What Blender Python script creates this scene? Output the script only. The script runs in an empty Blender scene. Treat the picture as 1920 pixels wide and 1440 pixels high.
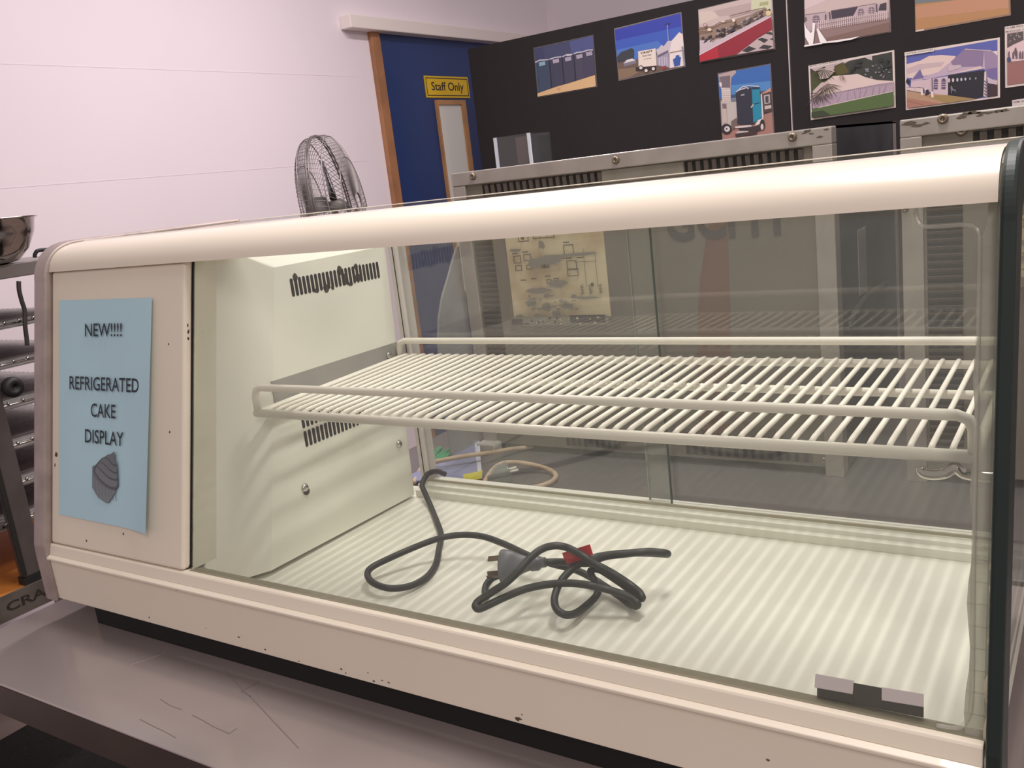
import bpy, bmesh, math, random
from math import sin, cos, pi
from mathutils import Vector, Matrix
random.seed(7)
SC = bpy.context.scene
COL = SC.collection

# ------------------------------------------------------------------ camera
CAM = Vector((1.2393, -.6256, .5443)); YAW, PITCH, ROLL, FPX = .5965, -.2226, -.1183, 1711.4
def cam_axes():
    f = Vector((-sin(YAW)*cos(PITCH), cos(YAW)*cos(PITCH), sin(PITCH)))
    r = Vector((cos(YAW), sin(YAW), 0)); u = r.cross(f)
    return cos(ROLL)*r+sin(ROLL)*u, cos(ROLL)*u-sin(ROLL)*r, f
CR, CU, CF = cam_axes()
cd = bpy.data.cameras.new('camera'); cam = bpy.data.objects.new('camera', cd); COL.objects.link(cam)
cd.sensor_width = 36; cd.lens = FPX/1920*36; cd.clip_start = .02; cd.clip_end = 60
m = Matrix((CR, CU, -CF)).transposed().to_4x4(); m.translation = CAM
cam.matrix_world = m
SC.camera = cam

# ------------------------------------------------------------------ world, lamps, exposure
W = bpy.data.worlds.new('room_air'); SC.world = W; W.use_nodes = True
bg = W.node_tree.nodes['Background']; bg.inputs[0].default_value = (.91, .82, .78, 1); bg.inputs[1].default_value = .42
def area(name, loc, sx, sy, power, col, rot=(0, 0, 0)):
    l = bpy.data.lights.new(name, 'AREA'); l.shape = 'RECTANGLE'; l.size = sx; l.size_y = sy; l.energy = power; l.color = col
    o = bpy.data.objects.new(name, l); COL.objects.link(o); o.location = loc; o.rotation_euler = rot
    return o
area('fluorescent_batten', (.97, .42, 1.9), .092, .75, 27, (1, .945, .90))
area('fluorescent_batten', (1.9, -1.7, 1.9), .12, 1.2, 26, (1, .87, .81))
area('fluorescent_batten', (-.3, 1.5, 1.9), .12, 1.2, 30, (1, .88, .88))
area('fluorescent_batten', (1.7, 2.3, 1.9), .12, 1.2, 21, (1, .88, .84))
vs = SC.view_settings; vs.view_transform = 'Standard'; vs.look = 'None'; vs.exposure = 0; vs.gamma = 1; vs.use_curve_mapping = False
try: SC.cycles.transparent_max_bounces = 24
except Exception: pass

# ------------------------------------------------------------------ measuring helpers (photo pixel -> point in the room)
def ray(px, py): return CR*((px-960)/FPX)+CU*((720-py)/FPX)+CF
def on(px, py, n, o):
    d = ray(px, py); n = Vector(n); return CAM+d*((Vector(o)-CAM).dot(n)/d.dot(n))
def atx(px, py, x): return on(px, py, (1, 0, 0), (x, 0, 0))
def aty(px, py, y): return on(px, py, (0, 1, 0), (0, y, 0))
def atz(px, py, z): return on(px, py, (0, 0, 1), (0, 0, z))

# ------------------------------------------------------------------ materials
MATS = {}
def lin(c):
    c = c/255.0
    return c/12.92 if c <= .04045 else ((c+.055)/1.055)**2.4
def S(r, g, b): return (lin(r), lin(g), lin(b))
def mat(name, col, rough=.5, metal=0.0, var=0.0, scale=20.0, bump=0.0, bscale=60.0, col2=None, spec=.5, coat=0.0):
    if name in MATS: return MATS[name]
    m = bpy.data.materials.new(name); m.use_nodes = True; nt = m.node_tree
    b = nt.nodes['Principled BSDF']
    b.inputs['Base Color'].default_value = (*col, 1); b.inputs['Roughness'].default_value = rough
    b.inputs['Metallic'].default_value = metal; b.inputs['Specular IOR Level'].default_value = spec
    b.inputs['Coat Weight'].default_value = coat
    tc = nt.nodes.new('ShaderNodeTexCoord')
    if var > 0 or col2:
        n = nt.nodes.new('ShaderNodeTexNoise'); n.inputs['Scale'].default_value = scale; n.inputs['Detail'].default_value = 5
        nt.links.new(tc.outputs['Object'], n.inputs['Vector'])
        r = nt.nodes.new('ShaderNodeValToRGB')
        c2 = col2 or tuple(max(0, c*(1-var)) for c in col)
        r.color_ramp.elements[0].color = (*c2, 1); r.color_ramp.elements[1].color = (*col, 1)
        r.color_ramp.elements[0].position = .35; r.color_ramp.elements[1].position = .6
        nt.links.new(n.outputs['Fac'], r.inputs['Fac']); nt.links.new(r.outputs['Color'], b.inputs['Base Color'])
    if bump > 0:
        n2 = nt.nodes.new('ShaderNodeTexNoise'); n2.inputs['Scale'].default_value = bscale; n2.inputs['Detail'].default_value = 3
        nt.links.new(tc.outputs['Object'], n2.inputs['Vector'])
        bp = nt.nodes.new('ShaderNodeBump'); bp.inputs['Strength'].default_value = bump; bp.inputs['Distance'].default_value = .002
        nt.links.new(n2.outputs['Fac'], bp.inputs['Height']); nt.links.new(bp.outputs['Normal'], b.inputs['Normal'])
    MATS[name] = m; return m
def glass(name, tint, f0=.045, rough=0.0, haze=0.0, hazecol=(.8, .8, .75)):
    if name in MATS: return MATS[name]
    m = bpy.data.materials.new(name); m.use_nodes = True; nt = m.node_tree; nt.nodes.clear()
    out = nt.nodes.new('ShaderNodeOutputMaterial')
    tr = nt.nodes.new('ShaderNodeBsdfTransparent'); tr.inputs['Color'].default_value = (*tint, 1)
    gl = nt.nodes.new('ShaderNodeBsdfGlossy'); gl.inputs['Roughness'].default_value = rough
    lw = nt.nodes.new('ShaderNodeLayerWeight'); lw.inputs['Blend'].default_value = .5
    pw = nt.nodes.new('ShaderNodeMath'); pw.operation = 'POWER'; pw.inputs[1].default_value = 5
    mu = nt.nodes.new('ShaderNodeMath'); mu.operation = 'MULTIPLY_ADD'; mu.inputs[1].default_value = 1-f0; mu.inputs[2].default_value = f0
    nt.links.new(lw.outputs['Facing'], pw.inputs[0]); nt.links.new(pw.outputs[0], mu.inputs[0])
    mx = nt.nodes.new('ShaderNodeMixShader'); nt.links.new(mu.outputs[0], mx.inputs[0])
    nt.links.new(tr.outputs[0], mx.inputs[1]); nt.links.new(gl.outputs[0], mx.inputs[2])
    last = mx
    if haze > 0:
        df = nt.nodes.new('ShaderNodeBsdfDiffuse'); df.inputs['Color'].default_value = (*hazecol, 1)
        tn = nt.nodes.new('ShaderNodeTexNoise'); tn.inputs['Scale'].default_value = 9; tn.inputs['Detail'].default_value = 5
        tc = nt.nodes.new('ShaderNodeTexCoord'); nt.links.new(tc.outputs['Object'], tn.inputs['Vector'])
        mm = nt.nodes.new('ShaderNodeMath'); mm.operation = 'MULTIPLY'; mm.inputs[1].default_value = haze*2
        nt.links.new(tn.outputs['Fac'], mm.inputs[0])
        m2 = nt.nodes.new('ShaderNodeMixShader'); nt.links.new(mm.outputs[0], m2.inputs[0])
        nt.links.new(mx.outputs[0], m2.inputs[1]); nt.links.new(df.outputs[0], m2.inputs[2]); last = m2
    nt.links.new(last.outputs[0], out.inputs[0])
    MATS[name] = m; return m
def flat(r, g, b, rough=.45):                       # printed colour
    return mat('ink_%02x%02x%02x' % (int(r), int(g), int(b)), S(r, g, b), rough)

# ------------------------------------------------------------------ mesh builder
class MB:
    def __init__(self): self.v = []; self.f = []; self.m = []; self.s = []; self.mats = []
    def mi(self, mt):
        if mt not in self.mats: self.mats.append(mt)
        return self.mats.index(mt)
    def add(self, vs, fs, mt=None, smooth=False):
        b = len(self.v); self.v += [tuple(p) for p in vs]
        k = self.mi(mt) if mt else 0
        for f in fs: self.f.append([b+i for i in f]); self.m.append(k); self.s.append(smooth)
        return self
    def box(self, a, b, mt=None):
        (x0, y0, z0), (x1, y1, z1) = a, b
        return self.add([(x0, y0, z0), (x1, y0, z0), (x1, y1, z0), (x0, y1, z0), (x0, y0, z1), (x1, y0, z1), (x1, y1, z1), (x0, y1, z1)],
            [(0, 3, 2, 1), (4, 5, 6, 7), (0, 1, 5, 4), (1, 2, 6, 5), (2, 3, 7, 6), (3, 0, 4, 7)], mt)
    def hexa(self, p, mt=None):                     # 8 corners, bottom ring then top ring
        return self.add(p, [(0, 3, 2, 1), (4, 5, 6, 7), (0, 1, 5, 4), (1, 2, 6, 5), (2, 3, 7, 6), (3, 0, 4, 7)], mt)
    def loft(self, ringA, ringB, mt=None, smooth=False, caps=True):
        n = len(ringA); fs = [(i, (i+1) % n, n+(i+1) % n, n+i) for i in range(n)]
        if caps: fs += [tuple(reversed(range(n))), tuple(range(n, 2*n))]
        return self.add(list(ringA)+list(ringB), fs, mt, smooth)
    def extx(self, prof, x0, x1, mt=None, smooth=False):   # (y,z) outline extruded along x
        return self.loft([(x0, y, z) for y, z in prof], [(x1, y, z) for y, z in prof], mt, smooth)
    def tube(self, pts, r, mt=None, seg=8, closed=False, caps=True, rr=None):
        pts = [Vector(p) for p in pts]; n = len(pts); vs = []
        prev = None
        for i, p in enumerate(pts):
            if closed: t = pts[(i+1) % n]-pts[i-1]
            else: t = pts[min(i+1, n-1)]-pts[max(i-1, 0)]
            t = t.normalized() if t.length > 1e-9 else Vector((1, 0, 0))
            if prev is None:
                a = Vector((0, 0, 1)) if abs(t.z) < .9 else Vector((1, 0, 0)); nrm = (a-t*a.dot(t)).normalized()
            else:
                nrm = prev-t*prev.dot(t); nrm = nrm.normalized() if nrm.length > 1e-6 else prev
            prev = nrm; bi = t.cross(nrm); q = rr[i] if rr else r
            for k in range(seg):
                a = 2*pi*k/seg; vs.append(p+nrm*(q*cos(a))+bi*(q*sin(a)))
        fs = []
        for i in range(n if closed else n-1):
            j = (i+1) % n
            for k in range(seg): l = (k+1) % seg; fs.append((i*seg+k, i*seg+l, j*seg+l, j*seg+k))
        if caps and not closed: fs += [tuple(reversed(range(seg))), tuple(range((n-1)*seg, n*seg))]
        return self.add(vs, fs, mt, True)
    def lathe(self, prof, o, ax, mt=None, seg=24, e1=None):  # prof: (radius, height along axis)
        o = Vector(o); ax = Vector(ax).normalized()
        a = Vector((0, 0, 1)) if abs(ax.z) < .9 else Vector((1, 0, 0))
        e1 = (a-ax*a.dot(ax)).normalized(); e2 = ax.cross(e1); vs = []
        for r, h in prof:
            for k in range(seg): t = 2*pi*k/seg; vs.append(o+ax*h+e1*(r*cos(t))+e2*(r*sin(t)))
        fs = []
        for i in range(len(prof)-1):
            for k in range(seg): l = (k+1) % seg; fs.append((i*seg+k, i*seg+l, (i+1)*seg+l, (i+1)*seg+k))
        fs += [tuple(reversed(range(seg))), tuple(range((len(prof)-1)*seg, len(prof)*seg))]
        return self.add(vs, fs, mt, True)
    def poly(self, pts, mt=None): return self.add(pts, [tuple(range(len(pts)))], mt)
    def build(self, name, m=None, parent=None, bevel=0.0, seg=2, angle=35):
        me = bpy.data.meshes.new(name); me.from_pydata(self.v, [], self.f); 
        mats = ([m] if m else []) if not self.mats else self.mats
        for q in mats: me.materials.append(q)
        for p, k, s in zip(me.polygons, self.m, self.s): p.material_index = k; p.use_smooth = s
        b = bmesh.new(); b.from_mesh(me); bmesh.ops.recalc_face_normals(b, faces=b.faces); b.to_mesh(me); b.free()
        o = bpy.data.objects.new(name, me); COL.objects.link(o)
        if parent: put(o, parent)
        if bevel > 0:
            md = o.modifiers.new('edge', 'BEVEL'); md.width = bevel; md.segments = seg; md.limit_method = 'ANGLE'; md.angle_limit = math.radians(angle)
            md.harden_normals = False
        return o
LOC = {}
def put(o, parent):
    o.parent = parent
    if parent.type == 'EMPTY': o.matrix_parent_inverse = Matrix.Translation(-Vector(parent.location))
def thing(name, label, cat, loc=(0, 0, 0), group=None):
    o = bpy.data.objects.new(name, None); COL.objects.link(o); o.location = loc; o.empty_display_size = .05
    return tag(o, label, cat, group)
def tag(o, label, cat, group=None):
    o['label'] = label; o['category'] = cat
    if group: o['group'] = group
    return o
def struct(o): o['kind'] = 'structure'; return o
def bez(a, b, c, n=8):
    return [((1-t)**2*a[0]+2*t*(1-t)*b[0]+t*t*c[0], (1-t)**2*a[1]+2*t*(1-t)*b[1]+t*t*c[1]) for t in (i/n for i in range(n+1))]
def smooth_path(pts, sub=6, closed=False):
    pts = [Vector(p) for p in pts]; out = []; n = len(pts)
    rng = range(n) if closed else range(n-1)
    for i in rng:
        if closed: p0, p1, p2, p3 = pts[i-1], pts[i], pts[(i+1) % n], pts[(i+2) % n]
        else: p0, p1, p2, p3 = pts[max(i-1, 0)], pts[i], pts[i+1], pts[min(i+2, n-1)]
        for k in range(sub):
            t = k/sub
            out.append(.5*((2*p1)+(p2-p0)*t+(2*p0-5*p1+4*p2-p3)*t*t+(3*p1-p0-3*p2+p3)*t**3))
    if not closed: out.append(pts[-1])
    return out
def text(name, s, m, origin, ex, ey, width=None, height=None, parent=None, bold=.0, depth=.0004, center=True):
    """lettering as a mesh: ex/ey unit axes of the surface, origin = centre of the baseline"""
    cu = bpy.data.curves.new('lettering', 'FONT'); cu.body = s; cu.size = 1; cu.offset = bold; cu.resolution_u = 3
    to = bpy.data.objects.new('lettering', cu); COL.objects.link(to)
    dg = bpy.context.evaluated_depsgraph_get(); me = bpy.data.meshes.new_from_object(to.evaluated_get(dg))
    bpy.data.objects.remove(to); bpy.data.curves.remove(cu)
    xs = [v.co.x for v in me.vertices]; ys = [v.co.y for v in me.vertices]
    x0, x1, y1 = min(xs), max(xs), max(ys)
    sx = width/(x1-x0) if width else None; sy = height/.73 if height else None
    sx = sx or sy; sy = sy or sx
    ex = Vector(ex).normalized(); ey = Vector(ey).normalized(); n = ex.cross(ey); origin = Vector(origin)
    cx = (x0+x1)/2 if center else x0
    for v in me.vertices: v.co = origin+ex*((v.co.x-cx)*sx)+ey*(v.co.y*sy)+n*depth
    me.materials.clear(); me.materials.append(m); me.name = name
    o = bpy.data.objects.new(name, me); COL.objects.link(o)
    if parent: put(o, parent)
    return o

# ------------------------------------------------------------------ palette
CREAM = mat('cream_paint', S(240, 229, 213), .38, var=.03, scale=6, coat=.15)
CREAM_IN = mat('cream_enamel', S(235, 235, 223), .42, var=.03, scale=8)
CANOPY = mat('canopy_enamel', S(231, 219, 205), .34, var=.02, scale=5, coat=.2)
ALU = mat('brushed_aluminium', S(188, 174, 170), .36, .6, var=.2, scale=25)
STEEL = mat('stainless_steel', S(168, 160, 154), .30, .85, var=.18, scale=14)
BENCH = mat('bench_steel', S(176, 164, 163), .17, .40, var=.12, scale=4, bump=.12, bscale=5)
DARKGREEN = mat('dark_green_trim', S(20, 36, 34), .5)
WHITEPL = mat('white_plastic_coat', S(240, 236, 224), .4)
ZINC = mat('zinc_strip', S(168, 166, 162), .5, .3, var=.1)
DARK = mat('dark_recess', S(34, 31, 28), .8)
BLACK = mat('black_rubber', S(34, 34, 36), .55, var=.25, scale=40)
CORD = mat('black_cord_sheath', S(46, 48, 48), .5, var=.25, scale=30)
CHROME = mat('chrome', S(200, 198, 192), .15, 1)
WALL = mat('white_wall_paint', S(240, 230, 238), .7, var=.015, scale=3, bump=.06, bscale=20)
WOOD = mat('door_timber', S(170, 120, 84), .55, var=.25, scale=9)
BLUE = mat('blue_door_paint', S(34, 58, 112), .4, var=.08, scale=3)
GLASS = glass('clear_glass', (.982, .990, .974), .05, 0, .012, (.75, .75, .70))
GLASS_R = glass('sliding_glass', (.955, .965, .95), .06, 0, .02, (.72, .72, .68))
GLASS_T = glass('top_glass', (.992, .996, .99), .045)
CLEARPL = glass('clear_plastic', (.84, .84, .85), .06, .05, .02, (.7, .72, .75))

# ------------------------------------------------------------------ room
FZ = -.82
f = MB().box((-1.7, -3.2, FZ-.05), (4.2, 4.3, FZ)).build('floor', mat('concrete_floor', S(150, 134, 128), .6, var=.15, scale=3)); struct(f)
w = MB().box((-1.62, -3.2, FZ), (-1.5, 4.3, 2.6)).build('wall_left', WALL); struct(w)
# faint joints of the wall sheets
w = MB().box((-1.62, 4.2, FZ), (4.2, 4.3, 2.6)).build('wall_back', WALL); struct(w)
jt = MB()
for px, py in ((480, 317), (300, 130)):
    z = atx(px, py, -1.5).z; jt.box((-1.5, -3.2, z-.0012), (-1.4994, 2.5, z+.0012))
struct(jt.build('trim_2', mat('sheet_joint', S(233, 223, 231), .7)))
# door in the left wall: blue leaf with a narrow vision panel, timber jamb
j0 = atx(689, 66, -1.5); j1 = atx(704, 60, -1.5); DT = j1.z+.01
dr = MB().box((-1.53, j1.y, FZ), (-1.495, 3.95, DT)).build('door_1', BLUE); struct(dr)
s0 = atx(814, 188, -1.495); s1 = atx(868, 186, -1.495)
vz1 = s0.z; vz0 = vz1-.95; vy0, vy1 = s0.y, s1.y
fr = MB()
for a, b in (((-1.495, vy0, vz0), (-1.480, vy0+.012, vz1)), ((-1.495, vy1-.035, vz0), (-1.480, vy1, vz1)),
             ((-1.495, vy0+.012, vz1-.022), (-1.480, vy1-.035, vz1)), ((-1.495, vy0+.012, vz0), (-1.480, vy1-.035, vz0+.022))): fr.box(a, b)
fr.build('vision_panel_frame', mat('light_timber', S(186, 138, 92), .5, var=.2, scale=8), dr)
MB().box((-1.495, vy0+.012, vz0+.02), (-1.488, vy1-.035, vz1-.02)).build('vision_panel', mat('obscured_glass', S(222, 222, 216), .3), dr)
jm = MB().box((-1.5, j0.y, FZ), (-1.478, j1.y, DT)).build('trim_3', WOOD, bevel=.003); struct(jm)
b0 = atx(650, 27, -1.46); b1 = atx(654, 53, -1.46)
bm = MB().box((-1.5, b0.y-.005, b1.z), (-1.44, 4.2, b0.z)).build('trim_1', mat('white_track_cover', S(240, 230, 226), .5), bevel=.004); struct(bm)
# staff only sign
q = [atx(*p, -1.494) for p in ((794, 141), (877, 146), (879, 184), (799, 183))]
y0 = (q[0].y+q[3].y)/2; y1 = (q[1].y+q[2].y)/2; z1 = (q[0].z+q[1].z)/2; z0 = (q[2].z+q[3].z)/2
sg = thing('door_sign', 'yellow sign reading Staff Only on the blue door', 'sign', (-1.494, (y0+y1)/2, (z0+z1)/2))
YEL = mat('sign_yellow', S(226, 186, 26), .4)
MB().box((-1.4945, y0, z0), (-1.490, y1, z1)).build('sign_plate', YEL, sg)
g = .008; t = .004; bo = MB()
for a, b in (((y0+g, z1-g-t), (y1-g, z1-g)), ((y0+g, z0+g), (y1-g, z0+g+t)), ((y0+g, z0+g), (y0+g+t, z1-g)), ((y1-g-t, z0+g), (y1-g, z1-g))):
    bo.box((-1.490, a[0], a[1]), (-1.4894, b[0], b[1]))
INK = mat('black_ink', S(30, 28, 26), .5)
bo.build('border_line', INK, sg)
text('lettering', 'Staff Only', INK, (-1.490, (y0+y1)/2, z0+(z1-z0)*.34), (0, 1, 0), (0, 0, 1), width=(y1-y0)*.74, height=(z1-z0)*.40, parent=sg, bold=.012)

# ------------------------------------------------------------------ display boards with prints
BY = 3.0
BOARD = mat('black_board_fabric', S(36, 31, 33), .85, var=.08, scale=20)
zt = (aty(925, 80, BY).z+aty(1310, 0, BY).z)/2; xl = aty(890, 200, BY).x; xd = (aty(1477, 0, BY).x+aty(1486, 242, BY).x)/2
def board(label, x0, x1, group=None):
    o = thing('display_board', label, 'notice board', ((x0+x1)/2, BY+.02, FZ))
    MB().box((x0, BY, -.35), (x1, BY+.03, zt)).build('panel', BOARD, o)
    for x in (x0+.03, x1-.06):
        MB().box((x, BY+.004, FZ+.02), (x+.03, BY+.028, -.35)).build('leg', ALU, o)
        MB().box((x-.005, BY-.2, FZ), (x+.035, BY+.22, FZ+.02)).build('foot', ALU, o)
    return o
bl = board('black display board beside the blue door, carrying four frameless prints', xl, xd-.004)
br = board('black display board behind the second warmer, right of the white seam', xd+.004, xd+1.75)
MB().box((xd-.004, BY-.004, -.35), (xd-.001, BY+.03, zt)).build('edge_strip', mat('white_edge', S(214, 204, 202), .5), bl)

class Print:
    """a laminated print on a board: quad in photo pixels, shapes drawn in the coordinates of a zoomed crop"""
    def __init__(self, label, quad, base, org, k, group=None):
        self.org, self.k = org, k
        self.mb = MB(); self.n = 0
        q = [self.p(*a) for a in quad]
        self.mb.hexa([(a.x, BY-.0002, a.z) for a in q]+[(a.x, BY-.0016, a.z) for a in q], base)
        self.label = label; self.group = group; self.extra = []
    def p(self, u, v): return aty(self.org[0]+u/self.k, self.org[1]+v/self.k, BY)
    def s(self, col, *pts):
        self.n += 1; y = BY-.0018-.00012*self.n
        m = flat(*col)
        self.mb.poly([(a.x, y, a.z) for a in (self.p(*t) for t in pts)], m); return self
    def circ(self, col, u, v, ru, rv=None, n=14, a0=0, a1=2*pi):
        rv = rv or ru
        return self.s(col, *[(u+ru*cos(a0+(a1-a0)*i/n), v+rv*sin(a0+(a1-a0)*i/n)) for i in range(n)])
    def line(self, col, u0, v0, u1, v1, w):
        d = math.hypot(u1-u0, v1-v0); a, b = -(v1-v0)/d*w/2, (u1-u0)/d*w/2
        return self.s(col, (u0+a, v0+b), (u1+a, v1+b), (u1-a, v1-b), (u0-a, v0-b))
    def write(self, s, u0, v0, u1, v1, h, col):
        a, b = self.p(u0, v0), self.p(u1, v1); self.n += 1
        self.extra.append((s, (a+b)/2, (b-a), h, col, BY-.0018-.00012*self.n)); return self
    def done(self):
        o = self.mb.build('laminated_print'); tag(o, self.label, 'print', 'prints on the display boards')
        for s, c, d, h, col, y in self.extra:
            text('lettering', s, flat(*col), (c.x, y, c.z), (d.x, 0, d.z), (-d.z, 0, d.x), width=d.length, height=h, parent=o, bold=.012, depth=0)
        return o
rnd = random.Random(3)
# 1 portable toilets
P = Print('print of dark blue portable toilets on sandy ground, nearest the blue door', ((430, 318), (1630, 55), (1712, 1102), (520, 1315)), flat(92, 88, 86), (960, 60), 10.667)
P.s((62, 68, 102), (445, 335), (1615, 75), (1690, 1085), (530, 1290))
P.s((82, 90, 140), (1150, 190), (1615, 75), (1640, 350), (1200, 450)).s((70, 74, 108), (620, 310), (1150, 190), (1200, 450), (660, 545))
P.s((62, 76, 100), (470, 612), (745, 560), (800, 1130), (530, 1220)).s((66, 68, 90), (755, 560), (1000, 510), (1040, 1050), (800, 1125))
P.s((70, 70, 90), (1015, 505), (1235, 455), (1260, 985), (1040, 1050)).s((76, 74, 94), (1245, 450), (1420, 405), (1440, 930), (1262, 985)).s((72, 70, 92), (1425, 405), (1630, 365), (1672, 860), (1440, 930))
for a in ((470, 607, 560, 565, 742, 552), (755, 548, 860, 512, 995, 496), (1015, 495, 1100, 456, 1215, 446), (1240, 438, 1320, 408, 1415, 400), (1420, 400, 1520, 364, 1628, 358)):
    P.line((206, 204, 216), a[0], a[1], a[2], a[3], 22).line((206, 204, 216), a[2]-5, a[3], a[4], a[5], 22)
P.line((206, 204, 216), 1100, 470, 1195, 455, 34)
for (u, v, c) in ((545, 610, (140, 176, 190)), (820, 555, (178, 166, 188)), (1065, 515, (170, 164, 184)), (1290, 465, (172, 166, 184)), (1485, 410, (168, 162, 184))):
    P.s(c, (u, v), (u+125, v-28), (u+135, v+50), (u+15, v+78))
for u, v in ((750, 560), (1005, 510), (1240, 455)): P.line((44, 46, 62), u, v, u+48, v+560, 14)
P.line((70, 104, 124), 490, 640, 545, 1190, 12)
P.s((222, 186, 138), (520, 1228), (900, 1095), (1200, 1010), (1672, 860), (1690, 1085), (525, 1293)).s((206, 168, 120), (900, 1120), (990, 1110), (960, 1180), (920, 1160))
P.done()
# 2 trailer and white tents
P = Print('print of a white tandem trailer and white marquees under deep blue sky', ((110, 420), (1322, 120), (1400, 1105), (195, 1362)), flat(128, 122, 122), (1140, 10), 9.6)
P.s((58, 72, 176), (125, 440), (1308, 140), (1340, 560), (150, 800)).s((64, 98, 192), (138, 640), (1330, 380), (1345, 620), (1000, 760), (160, 880)).s((80, 122, 200), (160, 800), (900, 640), (1000, 760), (560, 1010), (165, 1010))
P.s((62, 68, 74), (165, 930), (240, 840), (330, 810), (430, 768), (475, 800), (478, 900), (470, 980), (300, 1045), (175, 1050))
P.s((112, 94, 84), (172, 1040), (560, 960), (1390, 1000), (1395, 1090), (205, 1345)).s((140, 118, 96), (185, 1150), (500, 1120), (560, 1200), (400, 1290), (205, 1340))
P.s((228, 222, 226), (285, 1045), (340, 985), (440, 955), (500, 990)).s((130, 128, 142), (285, 1045), (500, 990), (520, 1040), (300, 1100))
P.s((206, 196, 204), (870, 800), (920, 770), (965, 712), (1010, 735), (1080, 640), (1150, 640), (1285, 485), (1350, 520), (1375, 800), (1100, 860), (900, 900))
P.s((236, 224, 222), (1110, 850), (1150, 640), (1285, 485), (1350, 520), (1385, 1085), (1115, 1130)).s((168, 160, 182), (880, 900), (1090, 800), (1110, 1120), (890, 1080)).s((110, 104, 124), (890, 910), (1085, 810), (1088, 850), (900, 950))
for u in (930, 975, 1020, 1060): P.line((206, 200, 216), u, 930, u+10, 1090, 14)
P.line((150, 130, 120), 1120, 855, 1335, 815, 16).s((58, 92, 172), (1175, 975), (1225, 940), (1225, 905), (1285, 890), (1290, 925), (1320, 930), (1300, 1080), (1200, 1105)).line((150, 148, 160), 1345, 740, 1385, 1085, 34)
P.line((150, 160, 210), 1072, 340, 1095, 640, 16).line((60, 60, 90), 1030, 345, 1115, 325, 22)
P.s((236, 224, 212), (550, 830), (865, 775), (885, 1085), (560, 1150)).s((160, 60, 60), (985, 1110), (1050, 1080), (1060, 1140), (990, 1160))
P.s((54, 46, 44), (505, 1120), (870, 1085), (870, 1160), (510, 1185))
for u, v in ((600, 1125), (695, 1175), (825, 1142)): P.circ((44, 40, 40), u, v, 44).circ((226, 218, 214), u, v, 29)
P.write('CRAFT', 600, 880, 815, 838, .0078, (48, 44, 46)).write('Party Hire', 632, 925, 790, 897, .0050, (70, 64, 66)).write('63 310 740', 655, 978, 785, 958, .0034, (110, 104, 106))
P.done()
# 3 buffet table
P = Print('print of a buffet table with a red skirt above a chequered floor', ((108, 212), (1780, -190), (1852, 1118), (160, 1412)), flat(112, 104, 104), (1300, 0), 12)
P.s((206, 188, 184), (118, 225), (1765, -170), (1835, 1090), (172, 1390)).s((190, 170, 166), (480, 240), (1300, 60), (1300, 280), (560, 380)).s((216, 200, 190), (130, 260), (430, 250), (600, 390), (140, 560))
P.s((210, 214, 180), (1310, -60), (1740, -150), (1760, 230), (1310, 240)).s((170, 178, 130), (1500, 60), (1690, 30), (1690, 110), (1490, 140))
P.s((156, 132, 116), (135, 640), (440, 610), (620, 520), (880, 450), (1280, 330), (1640, 180), (1700, 320), (1000, 700), (450, 900), (150, 900))
for i in range(46):
    t = rnd.random(); u = 170+1500*t; v = 860-560*t+rnd.uniform(-90, 130); w_ = rnd.uniform(30, 90)
    P.s(rnd.choice(((70, 62, 66), (96, 88, 92), (120, 106, 104), (58, 50, 56), (176, 166, 166), (150, 140, 144))), (u, v), (u+w_, v-w_*.5), (u+w_*1.1, v+w_*.3), (u+10, v+w_*.6))
P.s((206, 190, 198), (160, 1120), (1770, 300), (1775, 370), (160, 1240), (155, 1180)).s((206, 190, 198), (160, 920), (420, 900), (480, 1020), (165, 1200))
for i in range(16):
    t = rnd.random(); u = 230+1300*t; v = 1000-600*t+rnd.uniform(-60, 20)
    P.line((64, 56, 66), u, v, u+rnd.uniform(60, 130), v-rnd.uniform(40, 110), rnd.uniform(18, 40))
for a in ((130, 630, 440, 605), (440, 610, 600, 520), (600, 515, 880, 440), (830, 370, 1280, 250), (1280, 250, 1640, 180), (130, 720, 350, 705)): P.line((120, 92, 76), *a, 18)
P.circ((150, 128, 118), 285, 568, 42).circ((206, 188, 184), 285, 568, 28).circ((232, 222, 196), 385, 670, 48, 34).circ((236, 224, 200), 690, 488, 50, 14).circ((238, 226, 206), 930, 460, 34, 40).circ((224, 206, 160), 1710, 300, 60, 60)
P.s((150, 40, 56), (160, 1250), (1775, 385), (1800, 670), (1500, 830), (1000, 1225), (165, 1390)).s((182, 44, 60), (165, 1260), (560, 1060), (600, 1300), (172, 1390)).line((232, 206, 214), 160, 1240, 1775, 375, 18)
P.s((196, 178, 178), (1000, 1230), (1480, 860), (1790, 680), (1825, 1090), (1020, 1225))
for q_ in (((1120, 1150), (1270, 1040), (1440, 1100), (1240, 1185)), ((1490, 1095), (1600, 1010), (1815, 1040), (1700, 1110)), ((1470, 890), (1560, 850), (1710, 900), (1620, 970)), ((1640, 760), (1740, 720), (1800, 740), (1800, 790)), ((1740, 890), (1815, 850), (1820, 905))): P.s((58, 54, 58), *q_)
P.done()
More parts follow.
